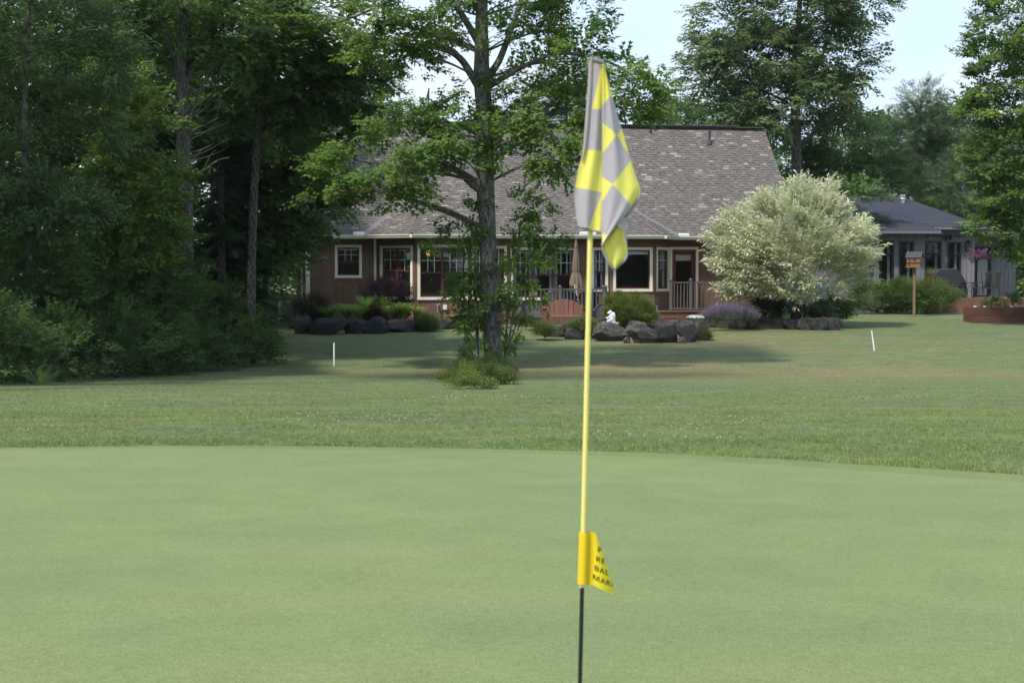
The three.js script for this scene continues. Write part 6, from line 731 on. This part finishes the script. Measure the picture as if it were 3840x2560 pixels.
  const fd = new THREE.Group(); fd.name = 'floodlight'; n.add(fd); fd.position.set(U(3553, dB), Y(888, dB), Z(dB) + 0.12); mesh('lamp_head', merge([cyl(0.05, 0.08, 0.2, -0.08, -0.02, 0.08).rotateX(0.3), cyl(0.05, 0.08, 0.2, 0.1, 0, 0.08).rotateX(0.3), bx(0.14, 0.12, 0.1, 0, 0, 0)]), frame, fd);
  // small items of the grey house
  const db = thing('grey_house_deck', 'brown board-skirted deck of the grey house below the covered barbecue', 'deck', P(3700, 1040, 68.2).setY(0)), dU = (px, d = 66.8) => P(px, 1040, d).x - db.position.x, dt = Y(1117, 66.8), x0 = dU(3545), x1 = dU(3905); for (let z = 0; z < 30; z++) { const q = -3.2 + z * 0.15; if (q > 1.4) break; box('deck_board', M.deck[z % 3], db, x1 - x0, 0.035, 0.14, (x0 + x1) / 2, dt - 0.018, q); } for (let x = x0 + 0.07; x < x1; x += 0.145) box('skirt_board', M.deck[Math.floor(rnd() * 3)], db, 0.138, dt + 0.15, 0.025, x, (dt - 0.15) / 2 - 0.03, 1.38); box('side_skirt', M.deck[0], db, 0.03, dt + 0.1, 4.3, x0 + 0.01, (dt - 0.15) / 2, -0.8); box('frame', M.deck[1], db, x1 - x0 - 0.1, 0.14, 4.3, (x0 + x1) / 2, dt - 0.11, -0.85);
  const dk = (px, d) => P(px, 1040, d).setY(dt);
  { const t = thing('covered_barbecue', 'barbecue under a black fitted cover on the grey house deck', 'barbecue', dk(3552, 67.8), 0.1), w = 0.72, s = new THREE.Shape([[-w, 0], [w + 0.02, 0], [w, 0.62], [0.50, 0.96], [0.28, 1.18], [-0.40, 1.16], [-0.60, 0.98], [-w + 0.02, 0.72]].map(q => new THREE.Vector2(...q))), g = new THREE.ExtrudeGeometry(s, { depth: 0.5, bevelEnabled: true, bevelSize: 0.04, bevelThickness: 0.05, bevelSegments: 3, curveSegments: 4, steps: 8 }); g.translate(0, 0.02, -0.25); const p = g.attributes.position; for (let i = 0; i < p.count; i++) p.setZ(i, p.getZ(i) + 0.035 * Math.sin(p.getX(i) * 16) * (1 - p.getY(i) / 1.3)); g.computeVertexNormals(); mesh('cover', g, std(0.028, 0.028, 0.034, 0.65), t); mesh('cover_strap', bx(1.46, 0.03, 0.62, 0, 0.5, 0), std(0.02, 0.02, 0.024, 0.7), t); for (const x of [-0.6, 0.6]) mesh('wheel', cyl(0.07, 0.07, 0.05, 0, 0, 0, 14).rotateX(1.57).translate(x, 0.05, 0.28), M.black, t); }
  { const t = thing('bistro_table', 'black metal table with looped sides between barbecue and sling chairs', 'table', dk(3634, 67.6)); mesh('table_top', bx(0.62, 0.03, 0.6, 0, 0.62, 0), M.black, t); for (const x of [-0.26, 0.0, 0.26]) mesh('loop', tube([V3(x - 0.1, 0.0, 0.28), V3(x - 0.1, 0.42, 0.28), V3(x, 0.54, 0.28), V3(x + 0.1, 0.42, 0.28), V3(x + 0.1, 0.0, 0.28)], 0.014, 24, 6), M.black, t); for (const x of [-0.29, 0.29]) for (const z of [-0.27, 0.27]) mesh('leg', bar(V3(x, 0, z), V3(x, 0.61, z), 0.015), M.black, t); mesh('lower_rail', bx(0.6, 0.02, 0.02, 0, 0.3, 0.28), M.black, t); }
  for (const [x, d, a, label] of [[3676, 67.4, 0.95, 'brown sling chair beside the looped black table'], [3716, 67.2, 0.85, 'brown sling chair farthest from the barbecue']]) { const t = thing('sling_chair', label, 'chair', dk(x, d), a), m = std(0.085, 0.062, 0.05, 0.85, { side: THREE.DoubleSide }); const bk = rbx(0.48, 0.68, 0.02, 0, 0.34, 0, 0.008); bk.rotateX(0.18); bk.translate(0, 0.42, 0.26); mesh('sling_back', bk, m, t); mesh('sling_seat', rbx(0.48, 0.02, 0.5, 0, 0.42, 0.0, 0.008), m, t); for (const s of [-1, 1]) { mesh('frame', tube([V3(s * 0.26, 0, 0.30), V3(s * 0.26, 0.42, 0.24), V3(s * 0.26, 1.08, 0.14 + 0.0)].map(v => v), 0.016, 20, 6), M.black, t); mesh('leg', bar(V3(s * 0.26, 0.42, -0.24), V3(s * 0.26, 0, -0.26), 0.016), M.black, t); mesh('armrest', rbx(0.05, 0.025, 0.5, s * 0.27, 0.64, 0.0, 0.01), M.black, t); mesh('arm_post', bar(V3(s * 0.27, 0.64, -0.22), V3(s * 0.27, 0.42, -0.24), 0.014), M.black, t); } }
  { const p = P(3668, 955, 68.6), t = thing('hanging_basket', 'hanging basket of magenta petunias beside the glass door', 'basket', p), fl = [], le = []; for (let i = 0; i < 90; i++) { const a = R(0, 6.28), r = R(0.1, 0.3), y = R(-0.15, 0.2); (i % 5 < 3 ? fl : le).push([V3(Math.cos(a) * r, y, Math.sin(a) * r), V3(Math.cos(a), R(-0.4, 0.6), Math.sin(a)), R(0.5, 0.9), i % 5 < 3 ? pick([[0.42, 0.08, 0.36], [0.5, 0.12, 0.42], [0.34, 0.06, 0.3]]) : pick(PAL.mid)]); } mesh('basket', new THREE.SphereGeometry(0.2, 16, 8, 0, 6.3, 1.57, 1.57).translate(0, -0.05, 0), std(0.06, 0.04, 0.03), t); crown(t, SPR.oval, LEAF, le, 'leaves'); crown(t, SPR.oval, LEAF, fl, 'flowers'); for (const a of [0, 2.1, 4.2]) mesh('chain', bar(V3(Math.cos(a) * 0.19, -0.05, Math.sin(a) * 0.19), V3(0, eC - p.y - 0.12, 0), 0.006, 5), M.black, t); }
  { const b = onGround(3431, 63), t = thing('birdhouse', 'wooden two-storey birdhouse with a slate roof on a tall post', 'birdhouse', b, -0.55), k = SC(63), y0 = P(3431, 1003, 63).y - b.y, w = wood(0.30, 0.145, 0.075), hh = 0.36, W = 0.54, D = 0.36; mesh('post', rbx(0.10, y0 + 0.15, 0.10, 0, (y0 - 0.15) / 2, 0, 0.015), wood(0.27, 0.195, 0.095), t); mesh('floor_board', bx(W + 0.1, 0.03, D + 0.1, 0, y0 + 0.015, 0), w, t); mesh('body', bx(W, hh, D, 0, y0 + 0.03 + hh / 2, 0), w, t); mesh('ledge', bx(W + 0.06, 0.02, D + 0.06, 0, y0 + 0.20, 0), wood(0.22, 0.11, 0.06), t); const rf = std(0.05, 0.05, 0.058, 0.85); const gb = new THREE.ExtrudeGeometry(new THREE.Shape([[-D / 2, 0], [D / 2, 0], [0, 0.2]].map(q => new THREE.Vector2(...q))), { depth: W, bevelEnabled: false }); gb.rotateY(Math.PI / 2); gb.translate(-W / 2, y0 + 0.03 + hh, 0); mesh('gable', gb, w, t); for (const s of [-1, 1]) { const q = bx(W + 0.1, 0.02, 0.32, 0, 0, 0); q.rotateX(s * 0.84); q.translate(0, y0 + 0.03 + hh + 0.11, s * 0.105); mesh('roof', q, rf, t); } for (const [x, y, z, ry] of [[-0.16, 0.10, D / 2, 0], [-0.16, 0.29, D / 2, 0], [0.06, 0.29, D / 2, 0], [W / 2, 0.31, 0, 1.57], [W / 2, 0.12, -0.05, 1.57]]) { const o = mesh('entrance_hole', bx(0.06, 0.07, 0.012, 0, 0, 0), M.black, t); o.position.set(x, y0 + y, z); o.rotation.y = ry; } }
  for (const [x, d, w, h, label] of [[3290, 66.5, 1.9, 1.15, 'leafy green shrub below the low window of the grey house'], [3385, 66, 1.6, 1.25, 'leafy green shrub left of the birdhouse post'], [3490, 65.6, 1.9, 1.2, 'leafy green shrub between the birdhouse post and the deck']]) bush('garden_shrub', label, x, d, w, h, [[0.13, 0.20, 0.045], [0.15, 0.22, 0.05], [0.10, 0.17, 0.04]], SPR.lance, { n: 130, size: 0.2, scale: 0.9, cat: 'shrub' });
  bush('flowering_perennial', 'thin perennial with pale yellow flowers rising from the shrubs', 3478, 65.4, 0.5, 1.75, [[0.30, 0.28, 0.06], [0.09, 0.14, 0.04]], SPR.small, { n: 26, size: 0.12, scale: 1.3, cat: 'plant', shell: 0.3 });
  { const b = G(3760, 1212), t = thing('raised_planter', 'long red-brown wooden planter box on the lawn', 'planter', V3(P(3650, 1212, -b.z).x, b.y, b.z), 0.02), m = [wood(0.155, 0.055, 0.038), wood(0.135, 0.048, 0.033)], L = 3.2, dd = 1.1; for (let i = 0; i < 2; i++) { box('plank', m[i % 2], t, L, 0.275, 0.04, L / 2, 0.14 + i * 0.285, 0); box('plank', m[(i + 1) % 2], t, 0.04, 0.275, dd, 0.0, 0.14 + i * 0.285, -dd / 2 - 0.022); box('plank', m[i % 2], t, L, 0.275, 0.04, L / 2, 0.14 + i * 0.285, -dd - 0.05); box('plank', m[i % 2], t, 0.04, 0.275, dd, L, 0.14 + i * 0.285, -dd / 2 - 0.022); } box('soil', std(0.04, 0.03, 0.02, 1), t, L - 0.06, 0.06, dd - 0.02, L / 2, 0.49, -dd / 2 - 0.02); for (const [x, z] of [[0.12, -0.15], [0.5, -0.2], [1.5, -0.2]]) mesh('pale_knob', new THREE.SphereGeometry(0.06, 12, 8).scale(1.2, 0.7, 1).translate(x, 0.60, z), std(0.5, 0.42, 0.36, 0.8), t);
    for (const [x, label, w, h] of [[0.85, 'leafy tomato plant nearer the open end of the planter', 0.42, 0.42], [1.62, 'leafy tomato plant farther along the planter', 0.45, 0.5]]) bush('tomato_plant', label, 0, 0, w, h, PAL.mid, SPR.oval, { at: V3(t.position.x + x, b.y + 0.52, b.z - dd / 2), n: 14, size: 0.08, scale: 0.8, cat: 'plant', stems: 4 }); }
  { const st = thing('deck_steps', 'low brown deck steps behind the planter box', 'steps', P(3800, 1040, 66.3).setY(H(20, -66))); for (let i = 0; i < 2; i++) { box('tread', M.deck[i], st, 1.9, 0.05, 0.3, 0, 0.14 + i * 0.15, 0.1 - i * 0.28); box('riser', M.deck[2], st, 1.88, 0.13, 0.03, 0, 0.06 + i * 0.15, 0.2 - i * 0.28); } }
  { const ty = thing('hanging_toy', 'bright blue toy hanging behind the willow stems', 'toy', P(3082, 1088, 60.5)); mesh('cord', bar(V3(0, 0.15, 0), V3(0, 1.9, 0), 0.006, 5), M.grey, ty); mesh('toy_body', merge([new THREE.SphereGeometry(0.09, 12, 10).scale(0.9, 1.3, 0.8).translate(0, 0.12, 0), new THREE.SphereGeometry(0.09, 12, 10).scale(0.8, 1.6, 0.7).translate(0.04, -0.12, 0)]), std(0.02, 0.30, 0.62, 0.5), ty); }
  
}
renderer.render(scene, camera);
